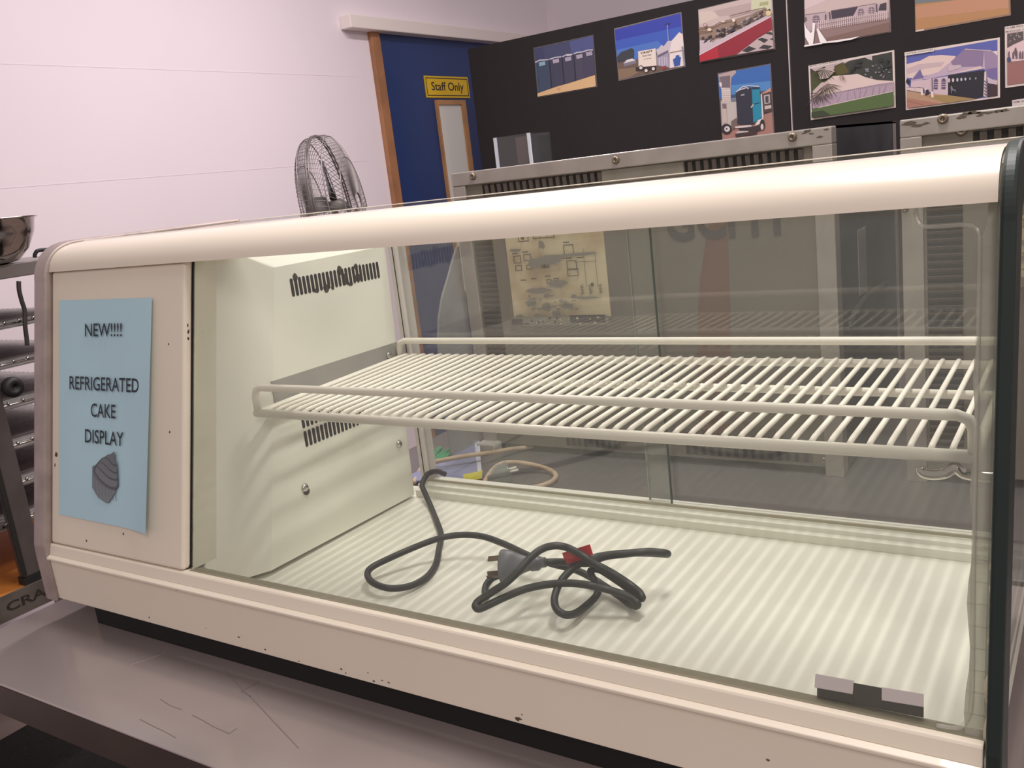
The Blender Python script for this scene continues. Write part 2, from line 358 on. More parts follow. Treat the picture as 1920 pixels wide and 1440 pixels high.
# 4 trailer toilet
P = Print('upright print of a blue portable toilet on a trailer, lowest on the board', ((150, 262), (1110, 85), (1182, 1420), (245, 1590)), flat(104, 96, 98), (1330, 110), 9.6)
P.s((60, 110, 184), (165, 280), (1095, 105), (1110, 560), (180, 720)).s((84, 140, 200), (380, 480), (1105, 400), (1110, 560), (400, 660))
P.s((170, 128, 118), (230, 1280), (1130, 960), (1165, 1410), (255, 1570)).s((196, 190, 184), (210, 760), (500, 760), (520, 1180), (230, 1240))
P.s((186, 166, 164), (165, 285), (470, 205), (490, 250), (400, 340), (385, 540), (210, 540)).s((120, 110, 118), (180, 330), (380, 300), (380, 520), (230, 520)).s((228, 222, 224), (180, 430), (225, 430), (230, 500), (190, 500))
P.s((222, 212, 206), (220, 530), (385, 540), (395, 800), (235, 800))
for i in range(7): P.line((176, 150, 146), 225, 560+i*36, 388, 560+i*36, 8)
P.s((130, 110, 116), (235, 810), (310, 810), (315, 900), (245, 900)).s((200, 184, 176), (240, 900), (315, 900), (330, 1150), (250, 1160)).s((60, 84, 116), (390, 655), (490, 640), (490, 700), (395, 715)).s((120, 128, 150), (390, 710), (490, 700), (490, 765), (395, 770))
P.s((196, 150, 140), (960, 620), (1110, 520), (1120, 600), (960, 640)).s((86, 66, 66), (955, 640), (1110, 590), (1130, 950), (985, 980)).s((186, 178, 180), (985, 660), (1095, 640), (1100, 800), (1000, 820)).s((80, 76, 84), (1010, 680), (1070, 670), (1075, 790), (1020, 800)).s((200, 192, 190), (1000, 850), (1120, 835), (1125, 890), (1005, 915))
P.s((210, 206, 212), (930, 640), (955, 635), (985, 1070), (955, 1080))
P.s((52, 54, 68), (482, 620), (560, 545), (670, 525), (770, 520), (820, 1180), (560, 1190), (515, 1170)).s((40, 140, 172), (770, 535), (910, 520), (955, 1060), (830, 1140), (800, 1150)).s((36, 62, 86), (780, 515), (905, 510), (910, 545), (780, 560))
for a in ((490, 600, 600, 510), (600, 505, 740, 485), (740, 490, 905, 500), (520, 575, 680, 520), (680, 515, 715, 545)): P.line((206, 204, 212), *a, 18)
P.s((160, 158, 170), (575, 645), (640, 632), (645, 660), (580, 672)).line((200, 196, 190), 760, 880, 805, 820, 22).line((30, 70, 90), 805, 820, 910, 790, 12)
P.circ((56, 50, 52), 315, 1265, 95).circ((214, 208, 206), 330, 1265, 52).circ((70, 64, 66), 322, 1262, 16).s((120, 104, 96), (400, 1130), (500, 1060), (520, 1200), (420, 1290))
P.s((216, 206, 204), (470, 1220), (760, 1190), (780, 1230), (480, 1250)).s((60, 52, 54), (540, 1250), (730, 1230), (730, 1310), (540, 1300)).s((196, 186, 184), (480, 1345), (530, 1300), (720, 1300), (690, 1350))
P.s((224, 216, 214), (830, 1210), (880, 1110), (950, 1075), (1000, 1085), (960, 1100), (910, 1180)).circ((52, 46, 48), 962, 1190, 42, 100).circ((216, 208, 206), 960, 1225, 26, 56).s((66, 56, 56), (700, 1230), (930, 1200), (930, 1290), (720, 1330)).line((70, 58, 56), 480, 1380, 860, 1330, 60)
P.done()
# 5 marquee with picket fence
P = Print('print of a marquee behind a white picket fence, with white glare painted at one corner', ((72, -390), (1685, -640), (1728, 612), (95, 895)), flat(136, 122, 122), (1500, 0), 10.105)
P.s((200, 176, 178), (86, -360), (1670, -610), (1700, 600), (105, 870)).s((222, 202, 204), (86, -360), (700, -450), (480, 20), (90, 180)).s((210, 190, 186), (95, 190), (500, 0), (1660, -60), (1660, 60), (500, 230), (100, 270))
P.s((196, 176, 182), (100, 290), (1660, 60), (1690, 330), (105, 600)).line((120, 104, 112), 105, 285, 500, 225, 12).line((120, 104, 112), 590, 205, 1430, 70, 12)
P.s((72, 62, 76), (590, 210), (1100, 130), (1010, 300), (610, 370)).s((70, 64, 72), (1520, 80), (1640, 45), (1640, 200), (1490, 200))
for u, v, r_ in ((310, 350, 66), (1160, 215, 54), (1360, 180, 52)):
    P.circ((124, 108, 122), u, v, r_, r_*.95, 12).s((124, 108, 122), (u-r_, v), (u+r_, v-10), (u+r_, v+70), (u-r_, v+80)); P.line((196, 176, 182), u-r_, v+6, u+r_, v-4, 10).line((196, 176, 182), u, v-r_, u, v+80, 10).line((196, 176, 182), u-r_, v+46, u+r_, v+36, 10)
P.line((90, 78, 88), 560, 230, 580, 380, 22).line((90, 78, 88), 1450, 70, 1460, 230, 22).line((90, 78, 88), 490, 270, 490, 380, 20).circ((118, 104, 116), 112, 365, 20, 44)
P.s((150, 124, 122), (105, 620), (1690, 340), (1705, 600), (110, 865)).s((132, 106, 98), (500, 720), (1695, 420), (1705, 600), (520, 790))
for i in range(34):
    t = i/33; u = 350+1290*t; v = 410-205*t; P.s((218, 200, 200), (u, v), (u+9, v-12), (u+18, v), (u+24, v+160), (u+6, v+164))
for a in ((350, 460, 1650, 240), (350, 540, 1660, 310)): P.line((214, 196, 196), *a, 9)
HL = mat('painted_glare', S(250, 246, 246), .12)  # white shapes below paint a lamp's reflection in the plastic sleeve
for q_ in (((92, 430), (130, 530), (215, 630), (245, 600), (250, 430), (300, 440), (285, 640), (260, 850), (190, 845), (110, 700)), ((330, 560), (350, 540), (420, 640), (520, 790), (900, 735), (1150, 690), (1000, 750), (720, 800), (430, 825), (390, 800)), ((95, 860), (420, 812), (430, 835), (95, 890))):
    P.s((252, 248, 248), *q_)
P.done()
# 6 pole marquee on grass
P = Print('white-bordered print of a cream marquee on green grass, framed by palm fronds', ((152, 415), (1697, 132), (1727, 1168), (198, 1395)), flat(226, 214, 208), (1500, 80), 9.6)
P.s((60, 62, 58), (185, 470), (1660, 165), (1690, 1145), (222, 1360)).s((204, 186, 190), (200, 465), (900, 320), (620, 480), (330, 560)).s((204, 186, 190), (1150, 260), (1300, 230), (1300, 320), (1240, 300))
P.s((78, 84, 52), (190, 560), (440, 430), (640, 560), (600, 800), (205, 880)).s((92, 86, 44), (620, 420), (780, 350), (900, 540), (620, 600))
for i in range(26): P.circ((150, 146, 160), rnd.uniform(1180, 1640), rnd.uniform(400, 640), rnd.uniform(8, 24), rnd.uniform(8, 18), 7)
for i in range(16): P.circ((46, 52, 50), rnd.uniform(900, 1640), rnd.uniform(280, 520), rnd.uniform(24, 60), rnd.uniform(20, 44), 9)
P.s((226, 206, 200), (240, 880), (420, 740), (600, 600), (900, 580), (1045, 560), (1180, 620), (1400, 675), (1680, 690), (1682, 712), (1450, 740), (990, 825), (620, 905), (230, 1000))
P.s((182, 162, 178), (215, 1010), (620, 905), (990, 825), (1450, 740), (1682, 712), (1685, 870), (1200, 990), (620, 1110), (240, 1190)).line((226, 208, 200), 340, 1170, 1685, 875, 12)
for i in range(9): u = 640+i*115; P.line((162, 144, 164), u, 930-i*20, u+rnd.uniform(-60, 60), 1080-i*22, 12)
for i in range(30): t = i/29; P.circ((96, 84, 96), 640+1020*t, 902-182*t, 9, 7, 6)
P.s((88, 110, 66), (240, 1200), (620, 1115), (1686, 885), (1690, 1140), (225, 1355)).s((62, 72, 52), (222, 1250), (430, 1220), (560, 1290), (540, 1310), (222, 1355))
def fronds(u, v, n, l, a0, a1, col):
    for i in range(n):
        a = a0+(a1-a0)*i/(n-1)+rnd.uniform(-.06, .06); L = l*rnd.uniform(.7, 1); P.s(col, (u, v), (u+L*.5*cos(a-.05), v+L*.5*sin(a-.05)), (u+L*cos(a), v+L*sin(a)), (u+L*.5*cos(a+.06), v+L*.5*sin(a+.06)))
P.s((196, 178, 176), (330, 500), (560, 430), (640, 520), (520, 640), (380, 660)).s((204, 184, 180), (240, 880), (400, 720), (520, 700), (560, 800), (300, 960)); fronds(450, 480, 11, 300, .3, 2.9, (62, 60, 40)); fronds(500, 740, 10, 340, .2, 2.4, (76, 62, 52)); fronds(400, 900, 11, 300, .3, 3.0, (72, 60, 54)); fronds(770, 560, 5, 190, 1.0, 2.0, (96, 72, 58)); fronds(260, 960, 8, 260, .2, 2.2, (66, 58, 54))
P.write('12M PEG & POLE MARQUEE', 170, 447, 790, 330, .0048, (96, 88, 88))
P.done()
# 7 hocker structure
P = Print('white-bordered print of a lilac marquee hall with arched windows and dark open side', ((60, 356), (1716, 94), (1720, 1142), (80, 1362)), flat(230, 216, 208), (1690, 60), 9.29)
P.s((96, 104, 178), (90, 410), (1675, 130), (1680, 1115), (105, 1325)).s((230, 206, 200), (95, 560), (330, 500), (480, 420), (700, 400), (950, 420), (900, 520), (640, 720), (200, 800), (100, 800))
P.s((206, 184, 190), (95, 640), (300, 560), (500, 540), (760, 520), (700, 600), (400, 640), (110, 740))
P.s((196, 176, 196), (170, 840), (320, 630), (380, 780), (640, 700), (860, 520), (1110, 290), (1560, 320), (1680, 400), (1680, 900), (1440, 640), (820, 750), (560, 800), (170, 970))
P.s((146, 126, 160), (860, 520), (1110, 290), (1440, 310), (1420, 600), (1000, 610), (900, 580)).s((160, 140, 172), (1440, 310), (1570, 330), (1675, 420), (1678, 840), (1480, 780), (1460, 640)).s((124, 112, 164), (1480, 650), (1670, 620), (1675, 840), (1500, 780)).s((236, 216, 212), (1580, 335), (1676, 330), (1676, 410))
P.s((120, 112, 160), (190, 830), (330, 650), (390, 800)).s((130, 122, 168), (370, 820), (490, 820), (490, 960), (380, 970))
P.s((222, 200, 198), (820, 745), (1380, 590), (1420, 640), (1000, 715)).s((206, 186, 196), (810, 590), (1040, 570), (1050, 620), (830, 690)).line((226, 206, 206), 1110, 300, 1570, 328, 12)
P.s((214, 192, 200), (170, 870), (815, 770), (815, 1110), (560, 1080), (330, 960), (165, 975))
P.s((46, 44, 54), (820, 755), (1450, 660), (1430, 1120), (1290, 1165), (815, 1095)).s((226, 208, 206), (1450, 690), (1480, 690), (1490, 1130), (1430, 1120)).s((70, 56, 60), (1515, 905), (1675, 920), (1678, 1110), (1515, 1135)).s((206, 188, 200), (1490, 780), (1672, 860), (1672, 920), (1510, 890))
for u, v in ((605, 830), (740, 825)):
    P.circ((104, 92, 124), u, v+20, 36, 40, 10).s((104, 92, 124), (u-36, v+20), (u+36, v+12), (u+30, v+170), (u-38, v+165))
    for d in (50, 90, 130): P.line((214, 192, 200), u-40, v+d, u+36, v+d-4, 9)
for i, u in enumerate((835, 905, 980, 1050, 1120, 1200, 1300)): P.circ((196+20*(i == 1), 196, 206) if i < 5 else (150, 150, 164), u, 845-i*6, 22-i, 40-3*i, 8)
P.s((130, 126, 140), (860, 960), (880, 930), (910, 1000), (950, 1000), (945, 1070), (930, 1020), (890, 1020), (880, 1090))
P.line((96, 84, 110), 540, 800, 545, 1030, 14).s((220, 200, 196), (100, 900), (165, 975), (380, 975), (380, 1060), (105, 1010)).line((130, 110, 130), 100, 965, 400, 975, 8).line((196, 170, 168), 240, 975, 240, 1040, 6)
P.s((186, 150, 124), (102, 1020), (330, 1060), (580, 1080), (815, 1100), (1290, 1165), (1250, 1170), (600, 1260), (105, 1325)).s((166, 140, 92), (400, 1110), (815, 1100), (1280, 1170), (1000, 1205), (800, 1240)).s((176, 126, 110), (103, 1150), (400, 1200), (700, 1250), (105, 1325)).line((150, 110, 100), 105, 1200, 390, 1270, 12)
for u, v in ((340, 1000), (410, 990), (520, 1040)): P.s((236, 222, 216), (u, v), (u+40, v), (u+50, v+100), (u+10, v+100))
P.s((60, 48, 60), (430, 1010), (480, 1000), (490, 1090), (420, 1110)).circ((50, 46, 54), 120, 860, 34, 40)
P.s((232, 222, 214), (62, 358), (570, 278), (572, 338), (64, 418)).write('HOCKER STRUCTURE', 85, 395, 555, 318, .0050, (96, 92, 92))
for i in range(5): P.line((110, 92, 110), 1450, 850+i*55, 1510, 900+i*55, 20)
P.done()
# 8 right-hand print
P = Print('white-bordered print of a pale marquee over reddish ground, cut by the right edge', ((172, 362), (1450, 170), (1462, 1010), (180, 1188)), flat(228, 214, 210), (1860, 0), 7.2)
P.s((196, 170, 172), (205, 450), (1420, 262), (1430, 985), (208, 1150)).s((92, 84, 84), (205, 460), (420, 425), (425, 540), (290, 600), (205, 650))
for i in range(12): P.circ((190, 176, 180), rnd.uniform(215, 400), rnd.uniform(450, 610), 9, 7, 6)
P.s((226, 200, 202), (205, 655), (300, 605), (430, 545), (900, 480), (1420, 500), (1425, 700), (208, 840)).s((158, 112, 110), (206, 850), (1425, 680), (1430, 985), (208, 1150))
for u in (215, 275, 320, 365, 400, 520, 700): P.s((120, 100, 112), (u, 720), (u+16, 690), (u+26, 690), (u+28, 790), (u, 800))
P.s((74, 82, 118), (205, 780), (250, 770), (262, 830), (205, 840)).circ((110, 90, 104), 320, 700, 16, 60)
P.write('12.2M PEG & POLE', 185, 390, 620, 325, .0050, (110, 102, 102)).write('MARQUEE 12M X 18M', 185, 440, 620, 375, .0046, (124, 116, 116))
P.done()
# 9 tan paddock print, top
P = Print('print of a dry tan paddock, highest on the right-hand board', ((1096, -400), (1800, -520), (1822, 115), (1105, 242)), flat(150, 124, 108), (1440, 0), 4)
P.s((186, 140, 96), (1104, -380), (1790, -500), (1808, 105), (1112, 228)).s((196, 146, 116), (1104, 50), (1800, -60), (1806, 60), (1110, 140)).s((120, 128, 130), (1104, -380), (1790, -500), (1794, -40), (1250, 15), (1106, 30)).s((222, 214, 206), (1112, 228), (1170, 218), (1172, 228), (1112, 238))
P.done()
# 10 caption strip above the second warmer
P = Print('white-bordered print mostly hidden behind the right warmer, only its caption showing', ((1830, 752), (2500, 650), (2520, 1100), (1850, 1200)), flat(214, 204, 202), (1440, 0), 4)
P.s((150, 130, 126), (1860, 800), (2480, 705), (2500, 1080), (1875, 1175)).write('15M X 25M', 1836, 774, 1990, 752, .0050, (110, 102, 104))
P.done()

# ------------------------------------------------------------------ benches
wb = thing('work_bench', 'stainless steel work bench the cake display stands on', 'bench', (.6, .2, FZ))
MB().box((-.0845, -.139, -.003), (1.75, .52, 0)).build('bench_top', BENCH, wb, bevel=.0015)
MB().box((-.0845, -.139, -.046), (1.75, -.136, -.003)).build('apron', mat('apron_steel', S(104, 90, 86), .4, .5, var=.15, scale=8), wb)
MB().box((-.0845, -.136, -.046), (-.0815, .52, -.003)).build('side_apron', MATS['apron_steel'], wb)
for x, y in ((.0, .12), (-.04, .47), (1.7, .12), (1.7, .47)):
    MB().tube([(x, y, FZ+.0045), (x, y, -.003)], .019, seg=14).build('leg', STEEL, wb)
def scratch(pts, w, m):
    P_ = [atz(*p, .0004) for p in pts]; mb = MB()
    for a, b in zip(P_, P_[1:]):
        d = (b-a).normalized(); n = Vector((-d.y, d.x, 0))*w
        mb.poly([a-n, b-n, b+n, a+n])
    mb.build('scratch', m, wb)
SCR = mat('scratch_dark', S(134, 122, 120), .5); SCL = mat('scratch_light', S(206, 192, 188), .4)
scratch(((418, 1252), (450, 1288), (470, 1306), (520, 1360), (560, 1402)), .0006, SCR)
scratch(((262, 1348), (285, 1360), (310, 1372), (330, 1383)), .0004, SCR); scratch(((360, 1340), (380, 1350), (400, 1362), (430, 1375), (444, 1365)), .0004, SCR)
scratch(((246, 1246), (280, 1235), (310, 1224)), .0004, SCL); scratch(((470, 1306), (452, 1296), (490, 1276)), .0003, SCR); scratch(((300, 1310), (318, 1322), (340, 1330)), .0003, SCR)
rb = thing('rear_bench', 'grey steel bench under the pie warmers, behind the cake display', 'bench', (.8, 1, FZ))
MB().box((-.02, .535, -.003), (2.1, 1.42, 0)).build('bench_top', mat('rear_bench_steel', S(128, 122, 124), .32, .55, var=.12, scale=5), rb, bevel=.0015)
MB().box((-.02, .535, -.046), (2.1, .539, -.003)).build('apron', MATS['apron_steel'], rb)
for x, y in ((.03, .58), (.03, 1.38), (2.05, .58), (2.05, 1.38)):
    MB().tube([(x, y, FZ+.0045), (x, y, -.003)], .019, seg=14).build('leg', STEEL, rb)
mt = MB().box((-1.325, -1.2, FZ), (.9, .95, FZ+.004)).build('floor_mat', mat('black_carpet', S(36, 33, 34), .95, var=.5, scale=160, bump=.8, bscale=300)); tag(mt, 'black carpet mat on the floor beside the work bench', 'mat')

# ------------------------------------------------------------------ cake display cabinet
L = 1.1715
K = .2423                                            # the front leans back
def py(z): return .0064+(z-.1186)*K
cab = thing('cake_display_cabinet', 'long cream countertop cake display cabinet with glass front on the steel bench', 'display cabinet', (L/2, .2, 0))
mkick = MB().extx([(0, .038), (0, .0955), (-.0045, .0985), (-.0045, .1015), (.001, .104), (.012, .104), (.012, .038)], 0, L)
chip = mkick
mkick.build('kick_panel', CREAM, cab, bevel=.0008)
CH = mat('paint_chip', S(92, 76, 64), .8)
for px, p_, r_ in ((700, 1277, 3.5), (716, 1276, 2.5), (728, 1280, 3), (497, 1218, 3), (331, 1106, 5), (280, 1158, 2.5), (386, 1178, 2), (648, 1262, 2), (972, 1348, 6), (978, 1340, 2), (448, 1195, 4), (560, 1240, 2), (640, 1255, 3.5), (690, 1262, 2), (1440, 1425, 3)):
    c = aty(px, p_, -.0003); n = 8; s_ = 1/1400
    MB().poly([(c.x+.7*r_*s_*rnd.uniform(.4, 1.7)*cos(2*pi*i/n), -.0003, c.z+.6*r_*s_*rnd.uniform(.3, 1.2)*sin(2*pi*i/n)) for i in range(n)]).build('paint_chip', CH, cab)
for px, p_, r_ in ((105, 852, 3.2), (103, 872, 2.2), (318, 810, 1.5), (231, 1001, 1.5), (162, 1014, 1.5), (352, 610, 2), (353, 622, 2.5), (353, 635, 2), (316, 645, 1.2)):
    c = on(px, p_, (0, -1, K), (0, .0061, .1186)); n = 7; s_ = 1/1100
    MB().poly([(c.x+r_*s_*rnd.uniform(.5, 1.4)*cos(2*pi*i/n), py(c.z+r_*s_*sin(2*pi*i/n))-.0003, c.z+r_*s_*1.3*sin(2*pi*i/n)) for i in range(n)]).build('paint_chip', CH, cab)
MB().extx([(.0012, .104), (.0050, .1165), (.0064, .1186), (.012, .1186), (.026, .1155), (.026, .104)], 0, L).build('sill_rail', CREAM, cab, bevel=.0008)
MB().extx([(.0125, .1188), (.0250, .1162), (.030, .1152), (.030, .1120), (.0125, .1120)], .295, L).build('glass_channel', mat('olive_channel', S(140, 134, 116), .45), cab)
MB().box((0, .026, .038), (L, .452, .072)).build('base_pan', CREAM_IN, cab)
MB().box((.052, .018, 0), (1.13, .44, .0385)).build('recessed_base', mat('black_base', S(24, 23, 25), .7), cab)
# left front panel in front of the machinery
fp = MB(); PX = .2905
zb, zt_ = .1195, .4885
fp.hexa([(.001, py(zb), zb), (PX, py(zb), zb), (PX, py(zb)+.013, zb), (.001, py(zb)+.013, zb), (.001, py(zt_), zt_), (PX, py(zt_), zt_), (PX, py(zt_)+.013, zt_), (.001, py(zt_)+.013, zt_)])
fp.build('front_panel', CREAM, cab, bevel=.004, seg=3)
MB().hexa([(.2895, py(.1195)+.0122, .1195), (.2929, py(.1195)+.0122, .1195), (.2929, py(.1195)+.0130, .1195), (.2895, py(.1195)+.0130, .1195), (.2895, py(.488)+.0122, .488), (.2929, py(.488)+.0122, .488), (.2929, py(.488)+.0130, .488), (.2895, py(.488)+.0130, .488)]).build('gasket', BLACK, cab)
# canopy
oc = [(.0925, .4885)]+bez((.0935, .492), (.1015, .5240), (.150, .5240), 14)
ic = [(y+.003, z-.003) for y, z in reversed(oc[1:])]+[(.0965, .4885)]
MB().extx(oc+ic, .0005, L, smooth=False).build('canopy', CANOPY, cab)
for p_ in cab.children:
    if p_.name.startswith('canopy'):
        for f_ in p_.data.polygons:
            f_.use_smooth = abs(f_.normal.x) < .5
        p_.data.set_sharp_from_angle(angle=math.radians(40))
MB().extx([(.150, .5240), (.150, .5210), (.166, .5210), (.166, .5248), (.158, .5256)], .0005, L).build('canopy_lip', mat('lip_grey', S(196, 186, 180), .4), cab)
MB().box((.0005, .166, .5185), (L, .436, .5235)).build('top_glass', GLASS_T, cab)
MB().box((.0, .436, .500), (L, .452, .5240)).build('rear_rail', CREAM, cab)
# end trims
def trim(name, x0, x1, m, off, th, bottom):
    out = [(-.0045, bottom), (-.0045, .100), (py(.118)-off, .118), (py(.30)-off, .30), (py(.472)-off, .472)]+bez((py(.476)-off, .476), (.0910, .5280), (.146, .5280), 20)+[(.30, .5278), (.444, .5272)]
    inn = []
    for i, (y, z) in enumerate(out):
        p0 = Vector(out[max(i-1, 0)]); p1 = Vector(out[min(i+1, len(out)-1)]); t = (p1-p0).normalized()
        inn.append((y+t.y*th, z-t.x*th))
    mb = MB(); n = len(out)
    vs = [(x0, *p) for p in out]+[(x1, *p) for p in out]+[(x0, *p) for p in inn]+[(x1, *p) for p in inn]
    fs = []
    for i in range(n-1):
        j = i+1
        fs += [(i, j, n+j, n+i), (2*n+i, 3*n+i, 3*n+j, 2*n+j), (i, 2*n+i, 2*n+j, j), (n+i, n+j, 3*n+j, 3*n+i)]
    fs += [(0, n, 3*n, 2*n), (n-1, 3*n-1, 4*n-1, 2*n-1)]
    mb.add(vs, fs); return mb.build(name, m, cab, bevel=.0025, seg=2, angle=50)
trim('end_trim', -.0275, 0, ALU, .010, .022, .034)['label'] = 'brushed aluminium trim round the left end'
trim('end_trim', 1.1735, 1.1838, DARKGREEN, .010, .045, .036)['label'] = 'dark green trim round the right end'
# left end panel
side = [(.012, .038), (.012, .104), (py(.12)+.014, .12), (py(.49)+.014, .49), (.15, .521), (.446, .521), (.446, .038)]
MB().extx(side, -.0255, -.001).build('end_panel', mat('end_panel_steel', S(170, 160, 152), .45, .4), cab)
rs = [(.012, .104), (py(.12)+.006, .12), (py(.49)+.006, .49), (.15, .518), (.436, .518), (.436, .074), (.012, .074)]
MB().extx(rs, L-.001, L+.0018).build('end_glass', GLASS_T, cab)
# front glass
gz0, gz1 = .1162, .4905
MB().hexa([(.2945, py(gz0)+.0105, gz0), (L-.001, py(gz0)+.0105, gz0), (L-.001, py(gz0)+.0150, gz0), (.2945, py(gz0)+.0150, gz0),
           (.2945, py(gz1)+.0105, gz1), (L-.001, py(gz1)+.0105, gz1), (L-.001, py(gz1)+.0150, gz1), (.2945, py(gz1)+.0150, gz1)]).build('front_glass', GLASS, cab)
# frosted sealant down the right edge of the front glass, with beads
SEAL = glass('sealant', (.70, .71, .64), .05, .3, .36, (.74, .73, .66))
def gp(x, z, d=.0082): return (x, py(z)+d, z)
sl = MB()
zs_ = [.118+(.488-.118)*i/24 for i in range(25)]
le = [1.1590+.0015*sin(9*z*9)+(.004 if z > .47 else 0) for z in zs_]
for i in range(24):
    z0_, z1_ = zs_[i], zs_[i+1]
    sl.hexa([gp(le[i], z0_, .009), gp(L+.001, z0_, .009), gp(L+.001, z0_, .0103), gp(le[i], z0_, .0103), gp(le[i+1], z1_, .009), gp(L+.001, z1_, .009), gp(L+.001, z1_, .0103), gp(le[i+1], z1_, .0103)])
sl.build('sealant_strip', SEAL, cab)
BEAD = glass('sealant_bead_clear', (.90, .90, .87), .08, .15, .16, (.92, .91, .86))
bd = MB(); bd.tube(smooth_path([gp(1.1165, .489), gp(1.1175, .482), gp(1.1205, .4755), gp(1.127, .4735), gp(1.148, .4733), gp(1.156, .4715), gp(1.1592, .466), gp(1.1598, .45), gp(1.1605, .37), gp(1.161, .26), gp(1.162, .19), gp(1.1625, .145), gp(1.160, .130), gp(1.154, .1225), gp(1.14, .121)], 6), .0016, seg=7)
bd.build('sealant_bead', BEAD, cab)
LUMP = mat('white_sealant_lump', S(228, 218, 190), .35)
for z, r_, h_ in ((.238, .0013, .004), (.222, .0015, .004), (.186, .0014, .004), (.153, .0030, .011), (.122, .0026, .013)):
    MB().lathe([(r_*.15, -h_), (r_*.6, -.7*h_), (r_, -.1*h_), (r_*.9, .35*h_), (r_*.5, .8*h_), (r_*.1, h_)], gp(L+.0012, z, .0085), (0, .24, 1), seg=10).build('sealant_lump', LUMP, cab)
# rear: stepped track, posts, two sliding panes
MB().extx([(.411, .072), (.411, .083), (.419, .084), (.419, .090), (.427, .091), (.427, .0935), (.452, .0935), (.452, .072)], .329, L).build('door_track', CREAM_IN, cab, bevel=.0006)
MB().extx([(.4275, .0935), (.4275, .0968), (.4305, .0968), (.4305, .0935)], .345, L).build('track_rib', mat('track_olive', S(168, 162, 140), .45), cab)
MB().box((.3295, .4275, .0935), (.345, .452, .500)).build('rear_post', mat('post_white', S(214, 208, 204), .45), cab, bevel=.002)
MB().box((.3375, .4268, .0935), (.3388, .4276, .500)).build('post_groove', DARK, cab)
MB().box((1.150, .4275, .0935), (L, .452, .500)).build('rear_post', MATS['post_white'], cab, bevel=.002)
MB().box((.345, .4325, .0940), (.753, .4365, .500)).build('sliding_door', GLASS_R, cab)
MB().box((.718, .4425, .0940), (1.150, .4465, .500)).build('sliding_door', GLASS_R, cab)
MB().box((.7530, .4323, .0940), (.7542, .4367, .500)).build('pane_edge', mat('glass_edge', S(60, 74, 66), .3), cab)
MB().box((.7168, .4423, .0940), (.718, .4467, .500)).build('pane_edge', mat('glass_edge_pale', S(150, 156, 148), .3), cab)
# compressor housing inside on the left
hb = [(.004, .030, .080), (.2935, .030, .080), (.2935, .0463, .080), (.327, .1095, .080), (.327, .4105, .0755), (.004, .4105, .0755)]
hm = [(.004, .122, .4646), (.2935, py(.4646)+.024, .4646), (.2935, .1363, .4646), (.327, .2035, .4646), (.327, .4265, .4646), (.004, .4265, .4646)]
ht = [(.004, .131, .502), (.2930, py(.502)+.024, .502), (.2935, .1450, .502), (.2935, .148, .502), (.2935, .4265, .502), (.004, .4265, .502)]
hous = MB().loft(hb, hm, caps=False)
hous.loft(hm, ht, caps=False); hous.poly(list(reversed(hb))); hous.poly(ht)
hous = hous.build('compressor_housing', CREAM_IN, cab, bevel=.002)
MB().hexa([(.2905, py(.117)+.0132, .117), (.2938, py(.117)+.0132, .117), (.2938, .0552, .117), (.2905, .0552, .117), (.2905, py(.487)+.0132, .487), (.2938, py(.487)+.0132, .487), (.2938, .1418, .487), (.2905, .1418, .487)]).build('panel_return', mat('return_grey_green', S(216, 214, 196), .5), cab)
def slots(y0, y1, zL, zR, h, n, wd=.0026, cut=None):
    mb = MB()
    for i in range(n):
        t = i/(n-1); y = y0+(y1-y0)*t; zt1 = zL+(zR-zL)*t; hh = h
        pts = []
        for k in range(7): a = pi*k/6; pts.append((y+wd*cos(a), zt1-wd+wd*sin(a)))
        for k in range(7): a = pi+pi*k/6; pts.append((y+wd*cos(a), zt1-hh+wd+wd*sin(a)))
        mb.loft([(.3266, *p) for p in pts], [(.3274, *p) for p in pts])
    return mb
WORN = mat('worn_vent_metal', S(66, 60, 52), .8)
slots(.2285, .4015, .4465, .4445, .0245, 24).build('vent_slots', DARK, hous)
for (v0, v1, w0, w1) in ((.231, .241, .441, .4525), (.268, .277, .419, .427), (.284, .296, .416, .430), (.296, .300, .424, .440), (.300, .306, .418, .426), (.316, .327, .436, .4505), (.326, .332, .420, .440), (.335, .345, .418, .4245), (.350, .364, .421, .434), (.362, .366, .421, .448), (.351, .360, .440, .448)):
    n = 9; c = ((v0+v1)/2, (w0+w1)/2)
    out_ = [(c[0]+(v1-v0)/2*rnd.uniform(.75, 1.15)*cos(2*pi*i/n), c[1]+(w1-w0)/2*rnd.uniform(.8, 1.15)*sin(2*pi*i/n)) for i in range(n)]
    MB().loft(*[[(x, *q_) for q_ in out_] for x in (.3268, .3273)]).build('bare_patch', WORN, hous)
slots(.207, .325, .2415, .2415, .0225, 16).build('vent_slots', DARK, hous)
slots(.207, .325, .2680, .2680, .0225, 16).build('vent_slots', DARK, hous)
for y, z in ((.190, .166), (.391, .165)):
    MB().lathe([(.0062, 0), (.0060, .0012), (.0042, .0034), (.002, .0042), (.0003, .0043)], (.327, y, z), (1, 0, 0), seg=16).build('screw', CHROME, hous)
MB().lathe([(.0055, 0), (.0052, .0016), (.0024, .003)], (.327, .1915, .1605), (1, 0, 0), seg=12).build('screw', mat('rusty_screw', S(84, 66, 58), .6, .5), hous)
MB().loft([(.3268, .164, .3215), (.3268, .4155, .3195), (.3268, .4255, .3165), (.3268, .4255, .290), (.3268, .164, .286)], [(.3285, .164, .3215), (.3285, .4155, .3195), (.3285, .4255, .3165), (.3285, .4255, .290), (.3285, .164, .286)]).build('mounting_strip', ZINC, hous)
MB().lathe([(.0058, 0), (.0055, .0012), (.004, .003), (.0003, .0036)], (.3285, .3965, .3035), (1, 0, 0), seg=16).build('screw', CHROME, hous)
